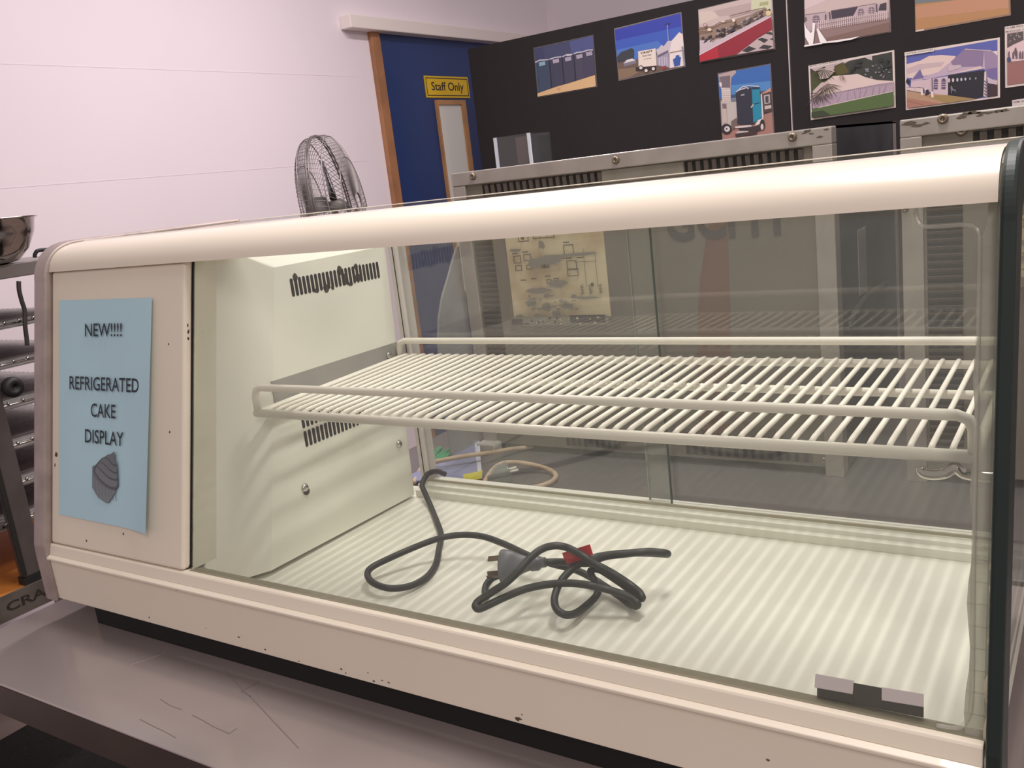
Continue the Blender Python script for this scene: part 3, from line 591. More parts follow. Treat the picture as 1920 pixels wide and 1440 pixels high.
# little clear hook on the right
MB().tube(smooth_path([(1.1135, .13, .2785), (1.115, .129, .2745), (1.122, .128, .2735), (1.131, .128, .2755), (1.137, .128, .2800), (1.1405, .128, .2802), (1.145, .129, .2760), (1.155, .13, .2745), (1.168, .13, .2745)], 5), .0045, seg=10, rr=None).build('shelf_hook', CHROME, cab)

# ------------------------------------------------------------------ wire shelf
SF, SR = .130, .4165
A = aty(496, 775, SF); B = aty(1826, 857, SF); Cc = aty(757, 670, SR); D = aty(1828, 684, SR)
xsL = .3335; xsR = 1.152
zF0, zF1 = A.z, B.z; zR0, zR1 = Cc.z, D.z
def zf(x, f=True):
    t = (x-xsL)/(xsR-xsL); return (zF0+(zF1-zF0)*t) if f else (zR0+(zR1-zR0)*t)
def sz(x, y):
    t = (y-SF)/(SR-SF); return zf(x)*(1-t)+zf(x, False)*t
sh = thing('wire_shelf', 'white plastic-coated wire shelf fixed across the inside of the cake display', 'shelf', ((xsL+xsR)/2, .27, .29))
RB, RW = .0048, .0026
hF = aty(520, 728, SF).z-zF0; hR = aty(800, 639, SR).z-zR0
MB().tube([(xsL-.004, SF, sz(xsL, SF)), (xsR, SF, sz(xsR, SF))], RB*1.15, seg=12).build('front_bar', WHITEPL, sh)
MB().tube([(xsL, SR, sz(xsL, SR)), (xsR, SR, sz(xsR, SR))], RB, seg=12).build('rear_bar', WHITEPL, sh)
ym = .315
MB().tube([(xsL, ym, sz(xsL, ym)-.0035), (xsR, ym, sz(xsR, ym)-.0035)], RB*.95, seg=12).build('middle_bar', WHITEPL, sh)
for x in (xsL, xsR): MB().tube([(x, SF, sz(x, SF)), (x, SR, sz(x, SR))], RB*.9, seg=10).build('side_bar', WHITEPL, sh)
def guard(y, h, name):
    z0, z1 = sz(xsL, y), sz(xsR, y); r = .012
    p = [(xsL, y, z0), (xsL, y, z0+h-r), (xsL+r*.3, y, z0+h-r*.3), (xsL+r, y, z0+h)]
    q = [(xsR-r, y, z1+h), (xsR-r*.3, y, z1+h-r*.3), (xsR, y, z1+h-r), (xsR, y, z1)]
    MB().tube(p+q, RB, seg=12).build(name, WHITEPL, sh)
guard(SF, hF, 'front_guard_rail'); guard(SR, hR, 'rear_guard_rail')
rod0 = None; NR = 51
for i in range(NR):
    x = xsL+(xsR-xsL)*(i+1)/(NR+1)
    pts = [(x, SF, sz(x, SF)+.0035), (x, SF+.012, sz(x, SF)+.0052), (x, .25, sz(x, .25)+.0045), (x, SR-.01, sz(x, SR)+.0052), (x, SR, sz(x, SR)+.0042)]
    MB().tube(pts, RW, seg=8).build('rod', WHITEPL, sh)

# ------------------------------------------------------------------ black power cord on the cabinet floor
def fl(px, p_, h): v = atz(px, p_, .0765+h); return (v.x, v.y, v.z)
cd_ = thing('power_cord', 'black power cord with grey plug and red tag coiled on the cabinet floor', 'power cord', (.7, .2, .0725))
def cr(u, v, h): return fl(760+u/3.4286, 780+v/3.4286, h)
main = [(.352, .462, .093), (.346, .452, .101), (.345, .438, .1048), (.345, .425, .1045), (.3475, .4075, .095), fl(797, 925, .010), fl(808, 950, 0), fl(820, 980, 0), fl(827, 1003, 0), fl(823, 1030, 0), fl(817, 1058, 0), fl(800, 1082, .001), fl(768, 1099, .003), fl(730, 1103, .007), fl(700, 1093, .010), fl(689, 1078, .012), fl(697, 1064, .014),
        fl(730, 1047, .017), fl(780, 1025, .022), fl(825, 1009, .027), fl(865, 1003, .028), fl(905, 1006, .026), fl(945, 1020, .024), fl(985, 1039, .026), cr(860, 925, .022), cr(960, 955, .018), cr(1080, 985, .014), cr(1180, 1030, .010), cr(1290, 1100, .006), cr(1380, 1160, .003), cr(1440, 1205, .003), cr(1480, 1222, .008), cr(1492, 1205, .014),
        cr(1440, 1165, .018), cr(1350, 1130, .024), cr(1200, 1092, .030), cr(1080, 1076, .031), cr(940, 1080, .030), cr(780, 1110, .028), cr(640, 1165, .024), cr(520, 1222, .020), cr(470, 1240, .020), cr(450, 1222, .022), cr(470, 1190, .025), cr(560, 1130, .032), cr(650, 1070, .040), cr(730, 995, .048), cr(800, 915, .055), cr(870, 860, .060), cr(940, 836, .062), cr(1020, 840, .060), cr(1110, 880, .056),
        cr(1220, 950, .046), cr(1330, 1010, .036), cr(1430, 1075, .026), cr(1500, 1130, .020), cr(1522, 1165, .017), cr(1505, 1170, .014), cr(1440, 1115, .018), cr(1340, 1045, .024), cr(1240, 985, .030), cr(1190, 1000, .028), cr(1215, 1060, .020), cr(1240, 1110, .010), cr(1220, 1165, .004), cr(1150, 1230, .004), cr(1090, 1270, .008), cr(1030, 1278, .012), cr(975, 1245, .016), cr(958, 1180, .020), cr(980, 1100, .026),
        cr(1020, 1035, .032), cr(1090, 970, .038), cr(1170, 925, .042), cr(1260, 900, .044), cr(1380, 885, .044), cr(1520, 880, .043), cr(1640, 885, .041), cr(1682, 889, .041), cr(1672, 882, .047), cr(1560, 872, .051), cr(1400, 888, .050), cr(1280, 905, .046), cr(1180, 945, .040), cr(1090, 944, .036), cr(1000, 938, .034), cr(910, 940, .034)]
MB().tube(smooth_path(main, 6), .0042, seg=10).build('cable', CORD, cd_)
tailp = [cr(600, 1025, .012), cr(555, 1045, .010), cr(522, 1085, .006), cr(512, 1125, .004), cr(520, 1165, .003)]
MB().tube(smooth_path(tailp, 6), .0042, seg=10).build('cable', CORD, cd_)
GREYPL = mat('grey_plug_moulding', S(104, 106, 112), .4)
a = Vector(cr(900, 940, .034)); b = Vector(cr(618, 965, .026)); ax = (b-a); Lp = ax.length; ax.normalize()
side_ = Vector(cr(625, 1060, .010))-Vector(cr(605, 880, .036)); side_ = (side_-ax*side_.dot(ax)).normalized(); up_ = ax.cross(side_)
pl = MB()
secs = [(0, .0058, .0058), (.10, .0062, .0062), (.16, .0090, .0075), (.30, .0092, .0078), (.34, .0080, .0072), (.50, .0105, .0085), (.68, .0150, .0098), (.84, .0185, .0108), (.97, .0200, .0112), (1.0, .0195, .0105)]
ring = []
for t, w_, h_ in secs:
    c = a+ax*(Lp*t); ring.append([c+side_*(w_*cos(2*pi*k/18)*(1 if t < .4 else 1.0))+up_*(h_*sin(2*pi*k/18)) for k in range(18)])
for i in range(len(ring)-1): pl.add(ring[i]+ring[i+1], [(k, (k+1) % 18, 18+(k+1) % 18, 18+k) for k in range(18)], None, True)
pl.poly(ring[-1]); pl.poly(list(reversed(ring[0])))
plug = pl.build('plug', GREYPL, cd_)
for s_, tw in ((-.0105, .35), (.0075, -.35), (.0125, 0)):
    c = b+side_*s_+up_*(.004 if s_ > .01 else -.002); d1 = (side_*cos(tw)+up_*sin(tw))*.0032; d2 = (up_*cos(tw)-side_*sin(tw))*.0009; e = c+ax*(.019 if s_ < .01 else .016)
    if s_ > .01: d1, d2 = d2.normalized()*.0032, d1.normalized()*.0009
    MB().hexa([c-d1-d2, c+d1-d2, c+d1+d2, c-d1+d2, e-d1-d2, e+d1-d2, e+d1+d2, e-d1+d2]).build('pin', mat('tarnished_brass', S(112, 96, 80), .4, .7), plug)
# red test tag wrapped on the cord
tg = [Vector(cr(*p)) for p in ((1010, 880, .046), (1185, 825, .064), (1205, 890, .054), (1030, 945, .034))]
n_ = (tg[1]-tg[0]).cross(tg[3]-tg[0]).normalized()*.0006
tm = MB().hexa([p-n_ for p in tg]+[p+n_ for p in tg])
tg2 = [Vector(cr(*p)) for p in ((1028, 912, .050), (1200, 888, .056), (1130, 925, .045), (1040, 952, .040))]
tm.hexa([p-n_ for p in tg2]+[p+n_ for p in tg2])
tm.build('test_tag', mat('red_tag', S(196, 36, 40), .35), cd_)

# ------------------------------------------------------------------ black and silver ticket clip behind the glass
def gq(px, p_, d=.0175): return on(px, p_, (0, 1, -K), (0, .0064+d, .1186))
tc_ = thing('ticket_holder', 'small black ticket holder with two silver tabs, inside the glass at lower right', 'ticket holder', tuple(gq(1632, 1345)))
def slab(pts, d0, d1, name, m, par):
    A_ = [gq(*p, d0) for p in pts]; B_ = [gq(*p, d1) for p in pts]
    return MB().hexa(A_+B_).build(name, m, par, bevel=.0004)
slab(((1532, 1306), (1732, 1346), (1732, 1318), (1532, 1280)), .0185, .0235, 'back_plate', mat('black_holder', S(62, 54, 50), .45), tc_)
slab(((1600, 1318), (1655, 1330), (1655, 1290), (1600, 1280)), .0175, .0184, 'middle_plate', MATS['black_holder'], tc_)
SILV = mat('silver_tab', S(226, 214, 220), .4, .1)
slab(((1527, 1289), (1599, 1302), (1601, 1276), (1529, 1263)), .0155, .0184, 'tab', SILV, tc_)
slab(((1653, 1313), (1732, 1326), (1732, 1301), (1653, 1288)), .0155, .0184, 'tab', SILV, tc_)

# ------------------------------------------------------------------ blue paper sign
sgp = thing('paper_sign', 'pale blue paper sign announcing a refrigerated cake display, on the front panel', 'sign', (.125, py(.20), .20))
PAPER = mat('blue_paper', S(192, 226, 242), .75, var=.03, scale=10)
pn = Vector((0, -1, K)).normalized(); pu = Vector((0, K, 1)).normalized(); po = Vector((0, .0064, .1186))
def pp(u, v, d=.0012): return po+Vector((u, 0, 0))+pu*v+pn*d
def pq(px, p_, d=.0012):
    o_ = po+pn*d; return on(px, p_, pn, o_)
U0, V0, PW, PH = .0215, .0435, .2105, .297
nx, ny = 14, 18; vs_ = []
for j in range(ny+1):
    for i in range(nx+1):
        u, v = i/nx, j/ny
        lift = .0010+.010*max(0, u-.62)**2/.14*(1-.75*v)+.0008*sin(5*v+3*u)*(1-abs(2*u-1))
        vs_.append(pp(U0+u*PW, V0+v*PH-.002*(u), lift))
fs_ = [(j*(nx+1)+i, j*(nx+1)+i+1, (j+1)*(nx+1)+i+1, (j+1)*(nx+1)+i) for j in range(ny) for i in range(nx)]
sm = MB().add(vs_, fs_, None, True).build('sheet', PAPER, sgp)
PINK = mat('print_charcoal', S(46, 56, 66), .7)
for s_, x0, x1, yb, yt in (('NEW!!!!', 162, 231, 629, 605), ('REFRIGERATED', 133, 263, 731, 706), ('CAKE', 173, 219, 781, 756), ('DISPLAY', 162, 234, 831, 806)):
    p0 = pq(x0, yb); p1 = pq(x1, yb+3); tp = pq((x0+x1)/2, yt); c = (p0+p1)/2
    text('lettering', s_, PINK, c+pn*.0018, (1, 0, 0), pu, width=(p1.x-p0.x), height=(tp-pq((x0+x1)/2, yb+1.5)).length, parent=sgp, bold=.008)
ck = MB()
def cq(u, v, d): return pq(u/4, 700+v/4, d)
def cp_(c, d, pts): ck.poly([cq(u, v, d) for u, v in pts], flat(*c, .7))
cp_((118, 124, 132), .0032, ((692, 700), (706, 690), (740, 790), (800, 850), (870, 875), (886, 852), (818, 970), (800, 973), (780, 962), (735, 930), (692, 856)))
cp_((134, 140, 148), .0033, ((700, 770), (752, 830), (812, 868), (872, 882), (816, 966), (800, 970), (784, 960), (738, 926), (698, 852)))
for k in range(7): u = 712+k*24; cp_((122, 128, 136), .0034, ((u, 790+k*14), (u+5, 792+k*14), (u+8+k*1.5, 905+k*9), (u+4+k*1.5, 903+k*9)))
tiers = (((700, 735), (712, 690), (740, 668), (775, 700), (830, 760), (886, 800), (887, 848), (872, 872), (835, 868), (790, 842), (742, 796)),
         ((716, 690), (745, 655), (772, 642), (800, 680), (845, 730), (882, 752), (886, 800), (862, 808), (815, 790), (765, 740)),
         ((738, 662), (765, 634), (800, 622), (825, 660), (855, 690), (879, 700), (882, 752), (858, 754), (815, 725), (775, 680)),
         ((780, 632), (800, 614), (835, 603), (848, 592), (855, 585), (862, 612), (860, 650), (878, 690), (862, 700), (835, 680), (805, 645)))
for k, t_ in enumerate(tiers):
    cp_((92, 97, 104), .0035+.0002*k, t_)
    cu_ = sum(a_[0] for a_ in t_)/len(t_); cv_ = sum(a_[1] for a_ in t_)/len(t_)
    cp_((128-4*k, 133-4*k, 140-4*k), .0036+.0002*k, [(cu_+(a_[0]-cu_)*.90+2, cv_+(a_[1]-cv_)*.86-4) for a_ in t_])
ck.build('cupcake_drawing', None, sgp)

# ------------------------------------------------------------------ pie warmers (backs towards us)
BODY = mat('warmer_body', S(128, 121, 111), .5, .25, var=.18, scale=5)
FRAME = mat('warmer_frame', S(190, 182, 176), .32, .6, var=.15, scale=18)
SIDE = mat('warmer_side', S(72, 76, 84), .45, .3, var=.35, scale=9, col2=S(50, 54, 62))
LOUV = mat('louvre_metal', S(94, 86, 80), .5, .3)
CARD = mat('diagram_card', S(214, 200, 166), .6, col2=S(190, 168, 132), scale=16)
def vslots(x0, x1, z0, z1, n, y, vertical=True, hood=True):
    mb = MB()
    if vertical:
        p = (x1-x0)/n
        for i in range(n):
            x = x0+p*i
            mb.box((x, y-.0006, z0), (x+p*.56, y+.001, z1), DARK)
            mb.hexa([(x+p*.5, y-.0008, z0), (x+p, y-.0008, z0), (x+p, y+.001, z0), (x+p*.5, y+.001, z0), (x+p*.5, y-.0045, z1-.002), (x+p, y-.002, z1-.002), (x+p, y+.001, z1), (x+p*.5, y+.001, z1)], LOUV)
    else:
        p = (z1-z0)/n
        for i in range(n):
            z = z0+p*i
            mb.box((x0, y-.0006, z), (x1, y+.001, z+p*.58), DARK)
            mb.hexa([(x0, y-.0008, z+p*.5), (x1, y-.0008, z+p*.5), (x1, y+.001, z+p*.5), (x0, y+.001, z+p*.5), (x0, y-.004, z+p*.9), (x1, y-.004, z+p*.9), (x1, y+.001, z+p), (x0, y+.001, z+p)], LOUV)
    return mb
def screw(x, y, z, r, par, m=None):
    MB().lathe([(r, 0), (r, .002), (r*.75, .005), (r*.4, .005), (r*.35, .002), (.0002, .002)], (x, y, z), (0, -1, 0), seg=14).build('screw', m or mat('dull_screw', S(140, 126, 112), .4, .7), par)
def warmer(label, x0, x1, y0, y1, H, lefthand):
    w = thing('pie_warmer', label, 'pie warmer', ((x0+x1)/2, (y0+y1)/2, 0))
    MB().box((x0+.004, y0+.006, .014), (x1-.003, y1-.004, H-.003)).build('body', BODY, w)
    for x in (x0, x1-.03):
        MB().box((x, y0, 0), (x+.03, y0+.030, H-.026)).build('corner_post', FRAME, w, bevel=.0015)
        MB().box((x, y1-.03, 0), (x+.03, y1, H)).build('corner_post', FRAME, w, bevel=.0015)
    MB().box((x0, y0, H-.026), (x1, y0+.03, H)).build('top_rail', FRAME, w, bevel=.002)
    MB().box((x1-.003, y0+.030, .014), (x1, y1-.03, H)).build('side_panel', SIDE, w)
    MB().box((x0, y0+.03, H-.004), (x1, y1, H)).build('top_panel', STEEL, w)
    return w
yb1 = .843+.006
w1 = warmer('left pie warmer with stencilled letters and worn cream diagram, behind the glass', .157, .877, .843, 1.339, .562, True)
vslots(.224, .481, .492, .5345, 18, yb1).build('vent_grille', None, w1); vslots(.636, .832, .492, .5345, 14, yb1).build('vent_grille', None, w1)
vslots(.190, .232, .20, .46, 25, yb1, False).build('vent_grille', None, w1)
vslots(.351, .468, .020, .060, 9, yb1).build('vent_grille', None, w1); vslots(.600, .826, .020, .060, 15, yb1).build('vent_grille', None, w1)
for px, p_ in ((1155, 300), (1486, 257), (887, 331)):
    c = aty(px, p_, .843); screw(c.x, .843, c.z, .007, w1)
c = aty(1528, 275, yb1); screw(c.x, yb1, c.z, .005, w1); c = aty(1545, 862, yb1); screw(c.x, yb1, c.z, .005, w1)
MB().box((.636-.155, yb1-.0012, .495), (.636-.002, yb1+.001, .5345)).build('blank_plate', mat('dull_plate', S(150, 144, 132), .5, .3, var=.2, scale=14), w1)
def diagram(x0, x1, z0, z1, y, par, rs_):
    r = random.Random(rs_); mb = MB(); k = [0]
    lay = lambda: (k.__setitem__(0, k[0]+1), y-.0012-.00008*k[0])[1]
    mb.box((x0, y-.0010, z0), (x1, y+.0005, z1), CARD)
    Lk = mat('diagram_ink', S(92, 80, 68), .6); Gy = mat('worn_off', S(134, 128, 116), .55)
    sx, sz_ = x1-x0, z1-z0
    def rect(u0, v0, u1, v1, m):
        yy = lay(); mb.poly([(x0+u0*sx, yy, z0+v0*sz_), (x0+u1*sx, yy, z0+v0*sz_), (x0+u1*sx, yy, z0+v1*sz_), (x0+u0*sx, yy, z0+v1*sz_)], m)
    def fr(u0, v0, u1, v1, t=.008):
        rect(u0, v0, u1, v0+t, Lk); rect(u0, v1-t, u1, v1, Lk); rect(u0, v0, u0+t*.9, v1, Lk); rect(u1-t*.9, v0, u1, v1, Lk)
    def blob(u, v, ru, rv, m):
        yy = lay(); n = 11; mb.poly([(x0+(u+ru*r.uniform(.7, 1.2)*cos(2*pi*i/n))*sx, yy, z0+(v+rv*r.uniform(.6, 1.25)*sin(2*pi*i/n))*sz_) for i in range(n)], m)
    for a_ in ((.14, .80, .25, .92), (.30, .82, .52, .95), (.60, .62, .70, .74), (.07, .58, .15, .66), (.18, .60, .26, .67), (.08, .50, .15, .56), (.20, .51, .26, .56), (.62, .48, .72, .58), (.62, .42, .73, .50), (.36, .52, .44, .57), (.40, .36, .45, .40), (.48, .37, .53, .41)): fr(*a_)
    rect(.38, .82, .385, .95, Lk); rect(.45, .82, .455, .95, Lk); rect(.44, .60, .62, .605, Lk); rect(.70, .56, .92, .564, Lk); rect(.80, .30, .804, .70, Lk); rect(.91, .30, .914, .66, Lk)
    for u, v in ((.20, .84), (.34, .88), (.40, .54), (.86, .33)): blob(u, v, .018, .02, Lk)
    for i in range(8):
        for u in (.74, .82, .92): rect(u+(.01 if i % 2 else 0), .24+i*.012, u+.025+(.01 if i % 2 else 0), .247+i*.012, Lk)
    for u, v in ((.15, .95), (.34, .98), (.08, .68), (.19, .69), (.62, .76), (.74, .60), (.40, .43), (.14, .40), (.25, .41), (.63, .60)): rect(u, v, u+.06, v+.012, Lk)
    for u, v, a_, b_ in ((.12, .72, .07, .02), (.45, .60, .17, .045), (.75, .64, .22, .018), (.30, .58, .06, .05), (.32, .29, .13, .030), (.52, .36, .12, .045), (.70, .95, .14, .02), (.80, .20, .12, .016), (.22, .16, .06, .04), (.38, .12, .05, .05), (.60, .12, .07, .03), (.48, .04, .05, .05), (.08, .02, .05, .03), (.28, .02, .05, .03), (.40, .76, .04, .05), (.55, .92, .05, .02)): blob(u, v, a_, b_, Gy)
    for i in range(22): blob(r.uniform(.2, .7), r.uniform(.05, .24), r.uniform(.01, .04), r.uniform(.008, .03), Gy)
    Bl = mat('nameplate_black', S(58, 52, 50), .5)
    rect(.0, -.075, 1, .02, Gy); rect(.0, -.07, .12, .0, Bl); rect(.62, -.05, .97, .03, Bl)
    for i in range(30): blob(r.uniform(.1, .95), r.uniform(-.06, .02), r.uniform(.006, .018), r.uniform(.004, .012), CARD if i % 2 else Bl)
    o = mb.build('diagram_card', None, par); return o
dg1 = diagram(.2625, .4735, .275, .458, yb1, w1, 5)
STEN = mat('stencil_grey', S(74, 72, 70), .6)
c0 = aty(1250, 447, yb1); c1 = aty(1465, 443, yb1)
text('stencil_lettering', 'GCPH', STEN, ((c0.x+c1.x)/2, yb1-.0006, c0.z-.004), (1, 0, 0), (0, 0, 1), width=c1.x-c0.x, height=.072, parent=w1, bold=.03)
# red-brown stripe down the back
ru = MB(); RED_BROWN = mat('red_brown', S(122, 92, 80), .55, .15, var=.2, scale=7)
zz = [.45, .40, .34, .27, .20, .14, .08, .05]; xl_ = [.676, .664, .650, .640, .634, .632, .630, .634]; xr_ = [.704, .703, .701, .699, .694, .684, .670, .660]
for i in range(7): ru.poly([(xl_[i], yb1-.0003, zz[i]), (xr_[i], yb1-.0003, zz[i]), (xr_[i+1], yb1-.0003, zz[i+1]), (xl_[i+1], yb1-.0003, zz[i+1])])
ru.build('brown_stripe', RED_BROWN, w1)
GR = mat('grime', S(92, 82, 72), .8); 
def grime(par, plane, pts):
    for px, p_, r_ in pts:
        c = aty(px, p_, plane); n = 9
        MB().poly([(c.x+r_/900*rnd.uniform(.6, 1.6)*cos(2*pi*i/n), plane, c.z+r_/900*rnd.uniform(.15, .5)*sin(2*pi*i/n)) for i in range(n)]).build('grime', GR, par)
grime(w1, .8428, ((1514, 246, 6), (1521, 251, 4), (1550, 243, 4), (1536, 257, 4), (1508, 250, 3)))
w2 = warmer('right pie warmer beside the letter-stencilled one, partly behind the dark green end trim', .972, 1.69, .85, 1.35, .558, False)
yb2 = .856
vslots(1.068, 1.30, .497, .530, 13, yb2).build('vent_grille', None, w2)
vslots(1.006, 1.054, .06, .46, 36, yb2, False).build('vent_grille', None, w2)
MB().box((1.115, yb2-.0012, .425), (1.40, yb2+.001, .488)).build('dark_plate', mat('dark_plate', S(56, 50, 48), .6), w2)
diagram(1.120, 1.33, .315, .408, yb2, w2, 9)
for px, p_, pl_ in ((1768, 223, .85), (1803, 245, yb2)):
    c = aty(px, p_, pl_); screw(c.x, pl_, c.z, .0075, w2)
c = aty(1698, 392, .85); screw(c.x, .85, c.z, .005, w2)
grime(w2, .8498, ((1705, 232, 8), (1720, 236, 6), (1735, 232, 5), (1802, 221, 6), (1812, 214, 7), (1826, 211, 6), (1840, 212, 5), (1856, 211, 6), (1872, 209, 5), (1885, 207, 5), (1838, 217, 4)))

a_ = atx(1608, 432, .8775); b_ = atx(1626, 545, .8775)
MB().box((.877, min(a_.y, b_.y), b_.z), (.8778, max(a_.y, b_.y)+.001, a_.z)).build('reflection_strip', mat('reflection_strip', S(150, 142, 142), .5), w1)  # bright reflection on the side panel, painted as a pale strip
MB().tube(smooth_path([atx(*p, .884) for p in ((1592, 612), (1602, 590), (1618, 565), (1640, 545), (1662, 532))], 5), .006, seg=8).build('cable', BLACK, w1)
# clear plastic box on the left warmer
c0 = aty(926, 258, .95); c1 = aty(990, 246, .95); x0, x1 = c0.x, c1.x
bx = thing('clear_holder', 'clear plastic holder standing on top of the left pie warmer', 'holder', ((x0+x1)/2, .99, .562))
zc = (c0.z+c1.z)/2-.002; zo = .5622
rr_ = MB(); th = .003
rr_.box((x0, .95, zo), (x1, .95+th, zc)); rr_.box((x0, 1.03, zo), (x1, 1.03+th, zc)); rr_.box((x0, .953, zo), (x0+th, 1.03, zc)); rr_.box((x1-th, .953, zo), (x1, 1.03, zc)); rr_.box((x0+th, .953, zo), (x1-th, 1.03, zo+th))
rr_.build('walls', CLEARPL, bx)
EDG = mat('acrylic_edge', S(206, 212, 224), .3)
for x in (x0-.001, x1-.003): MB().box((x, .9485, zo), (x+.006, .9525, zc)).build('edge', EDG, bx)
MB().box((x0+.028, .985, zo+th), (x0+.062, .989, zc-.004)).build('insert_card', mat('brown_card', S(104, 88, 84), .7), bx)

# curved clear shield at the left of the left warmer
cs = [(.854, .42), (.836, .398), (.812, .365), (.785, .330), (.765, .290), (.755, .25), (.750, .19), (.747, .12), (.747, .003), (.86, .003), (.86, .42)]
pls = MB().loft([(.138, *p) for p in cs], [(.143, *p) for p in cs]).build('curved_shield', glass('smoky_acrylic', (.62, .63, .62), .06, .05, .28, (.62, .62, .62)))
tag(pls, 'curved grey clear shield standing against the left side of the left pie warmer', 'shield')

# ------------------------------------------------------------------ things on the rear bench
BEIGE = mat('beige_cord', S(190, 164, 138), .6, var=.2, scale=40)
bc = thing('beige_cord', 'dirty beige power cord with clear plug looped on the rear bench', 'power cord', (.2, .72, 0))
def bz(px, p_, h=.0062): v = atz(px, p_, h); return (v.x, v.y, v.z)
q = [bz(776, 905), bz(782, 893), bz(790, 879), bz(805, 869, .022), bz(840, 861, .028), bz(880, 854, .028), bz(920, 849, .022), bz(960, 842, .012), bz(1000, 838, .0045)]
MB().tube(smooth_path(q, 6), .0046, seg=9).build('cable', BEIGE, bc)
q = [bz(905, 912), bz(913, 896, .008), bz(925, 880, .018), bz(940, 870, .024), bz(965, 867, .024), bz(1000, 872, .016), bz(1030, 881, .008), bz(1042, 891), bz(1036, 902), bz(1015, 911), bz(985, 917)]
MB().tube(smooth_path(q, 6), .0046, seg=9).build('cable', BEIGE, bc)
a = Vector(bz(915, 898, .016)); b = Vector(bz(958, 886, .020)); ax = (b-a).normalized()
cp = MB().lathe([(.005, 0), (.007, .006), (.016, .014), (.020, .022), (.021, .034), (.0225, .036), (.0225, .039), (.012, .0395)], a, ax, seg=18).build('plug', glass('clear_plug', (.60, .64, .60), .12, .1, .25, (.55, .58, .54)), bc)
for s_ in (-.008, .008):
    e = a+ax*.0395+Vector((0, 0, 1))*(.004)+ax.cross(Vector((0, 0, 1)))*s_; MB().tube([e, e+ax*.017], .0026, seg=8).build('pin', mat('white_pin', S(226, 218, 208), .4), cp)
tg = [Vector(bz(*p)) for p in ((870, 905, .012), (868, 890, .026), (905, 882, .028), (903, 897, .014))]
n_ = (tg[1]-tg[0]).cross(tg[3]-tg[0]).normalized()*.0005
ty = MB().hexa([p-n_ for p in tg]+[p+n_ for p in tg]).build('test_tag', mat('yellow_tag', S(232, 222, 60), .5), bc)
im = MB()
for u0, u1, v in ((.3, .62, .68), (.15, .3, .36), (.4, .52, .36), (.62, .8, .36)):
    P0 = lambda u, v: tg[0]+(tg[3]-tg[0])*u+(tg[1]-tg[0])*v
    nn = n_*1.6 if n_.dot(CAM-tg[0]) > 0 else -n_*1.6
    im.poly([P0(u0, v)+nn, P0(u1, v)+nn, P0(u1, v+.16)+nn, P0(u0, v+.16)+nn])
im.build('tag_marks', INK, ty)
# folder leaning, green cloth, white block
pf = [atz(738, 903, .010), atz(903, 896, .004), atz(893, 826, .016), atz(836, 861, .016)]
fo = MB().hexa([(p.x, p.y, p.z-.003) for p in pf]+[(p.x, p.y, p.z) for p in pf])
wq = [atz(897, 896, .0044), atz(904, 896, .0044), atz(899, 826, .0164), atz(889, 826, .0164)]
fo.mi(mat('slate_blue_card', S(122, 126, 160), .6)); fo.hexa([(p.x, p.y, p.z-.001) for p in wq]+[(p.x, p.y, p.z+.0006) for p in wq], mat('folder_edge', S(190, 190, 204), .6))
fo = fo.build('blue_folder')
tag(fo, 'slate blue folder lying on the rear bench beneath the beige cord', 'folder')
c = atz(818, 864, .004)
gm = MB()
gr = random.Random(5)
for i in range(9):
    x = c.x-.018+.0045*i; gm.tube(smooth_path([(x, c.y, .0045), (x+.004+gr.uniform(-.003, .003), c.y+.008, .012), (x+.010, c.y+.022+gr.uniform(-.004, .004), .019+gr.uniform(-.004, .007))], 4), .0035, seg=7)
gm.build('green_scourer', mat('green_fibre', S(52, 150, 104), .7)); tag(bpy.data.objects['green_scourer'], 'crumpled bright green scourer on the rear bench, behind the blue folder', 'scourer')
c0 = aty(893, 838, .82); c1 = aty(930, 866, .82)
wk = MB().box((c0.x, .82, .0002), (c1.x, .85, max(c0.z, .02))).build('white_block', mat('greyish_white', S(170, 166, 162), .6), bevel=.004); tag(wk, 'small greyish white block on the rear bench, right of the blue folder', 'block')

# ------------------------------------------------------------------ wire cage fan
fc = aty(626, 392, 1.6)
fan = thing('pedestal_fan', 'metal pedestal fan with a wire cage guard, seen edge-on against the white wall', 'fan', (fc.x, fc.y, FZ))
vd = (fc-CAM); vd.z = 0; vd.normalize(); rt = Vector((vd.y, -vd.x, 0))
th_ = math.radians(76); ax = (rt*sin(th_)-vd*cos(th_)).normalized(); ax = (ax+Vector((0, 0, .10))).normalized()
e2 = (Vector((0, 0, 1))-ax*ax.z).normalized(); e1 = e2.cross(ax)
FR = .235; WIRE = mat('grey_wire', S(138, 132, 131), .4, .4)
def fpt(r, h, a): return fc+e1*(r*cos(a))+e2*(r*sin(a))+ax*h
def guard_mesh(sgn, depth, twist, n=84):
    mb = MB()
    for i in range(n):
        a = 2*pi*i/n; pts = []
        for k in range(9):
            t = k/8; r = .035+(FR-.035)*sin(t*pi/2); h = depth*cos(t*pi/2)**.6 if t < 1 else 0
            pts.append(fpt(r, sgn*h, a+twist*(1-t)))
        mb.tube(pts, .00095, seg=5, caps=False)
    for t in (.40, .80):
        r = .035+(FR-.035)*sin(t*pi/2); h = depth*cos(t*pi/2)**.6
        mb.tube([fpt(r, sgn*h, 2*pi*k/48) for k in range(48)], .0018, seg=6, closed=True)
    mb.tube([fpt(.035, sgn*depth, 2*pi*k/24) for k in range(24)], .003, seg=6, closed=True)
    return mb
guard_mesh(1, .086, .22).build('front_guard', WIRE, fan); guard_mesh(-1, .074, -.22).build('rear_guard', WIRE, fan)
rm = MB(); 
for h in (-.004, .004): rm.tube([fpt(FR, h, 2*pi*k/64) for k in range(64)], .0030, seg=8, closed=True)
rm.build('rim', mat('fan_rim', S(112, 106, 104), .4, .5), fan)
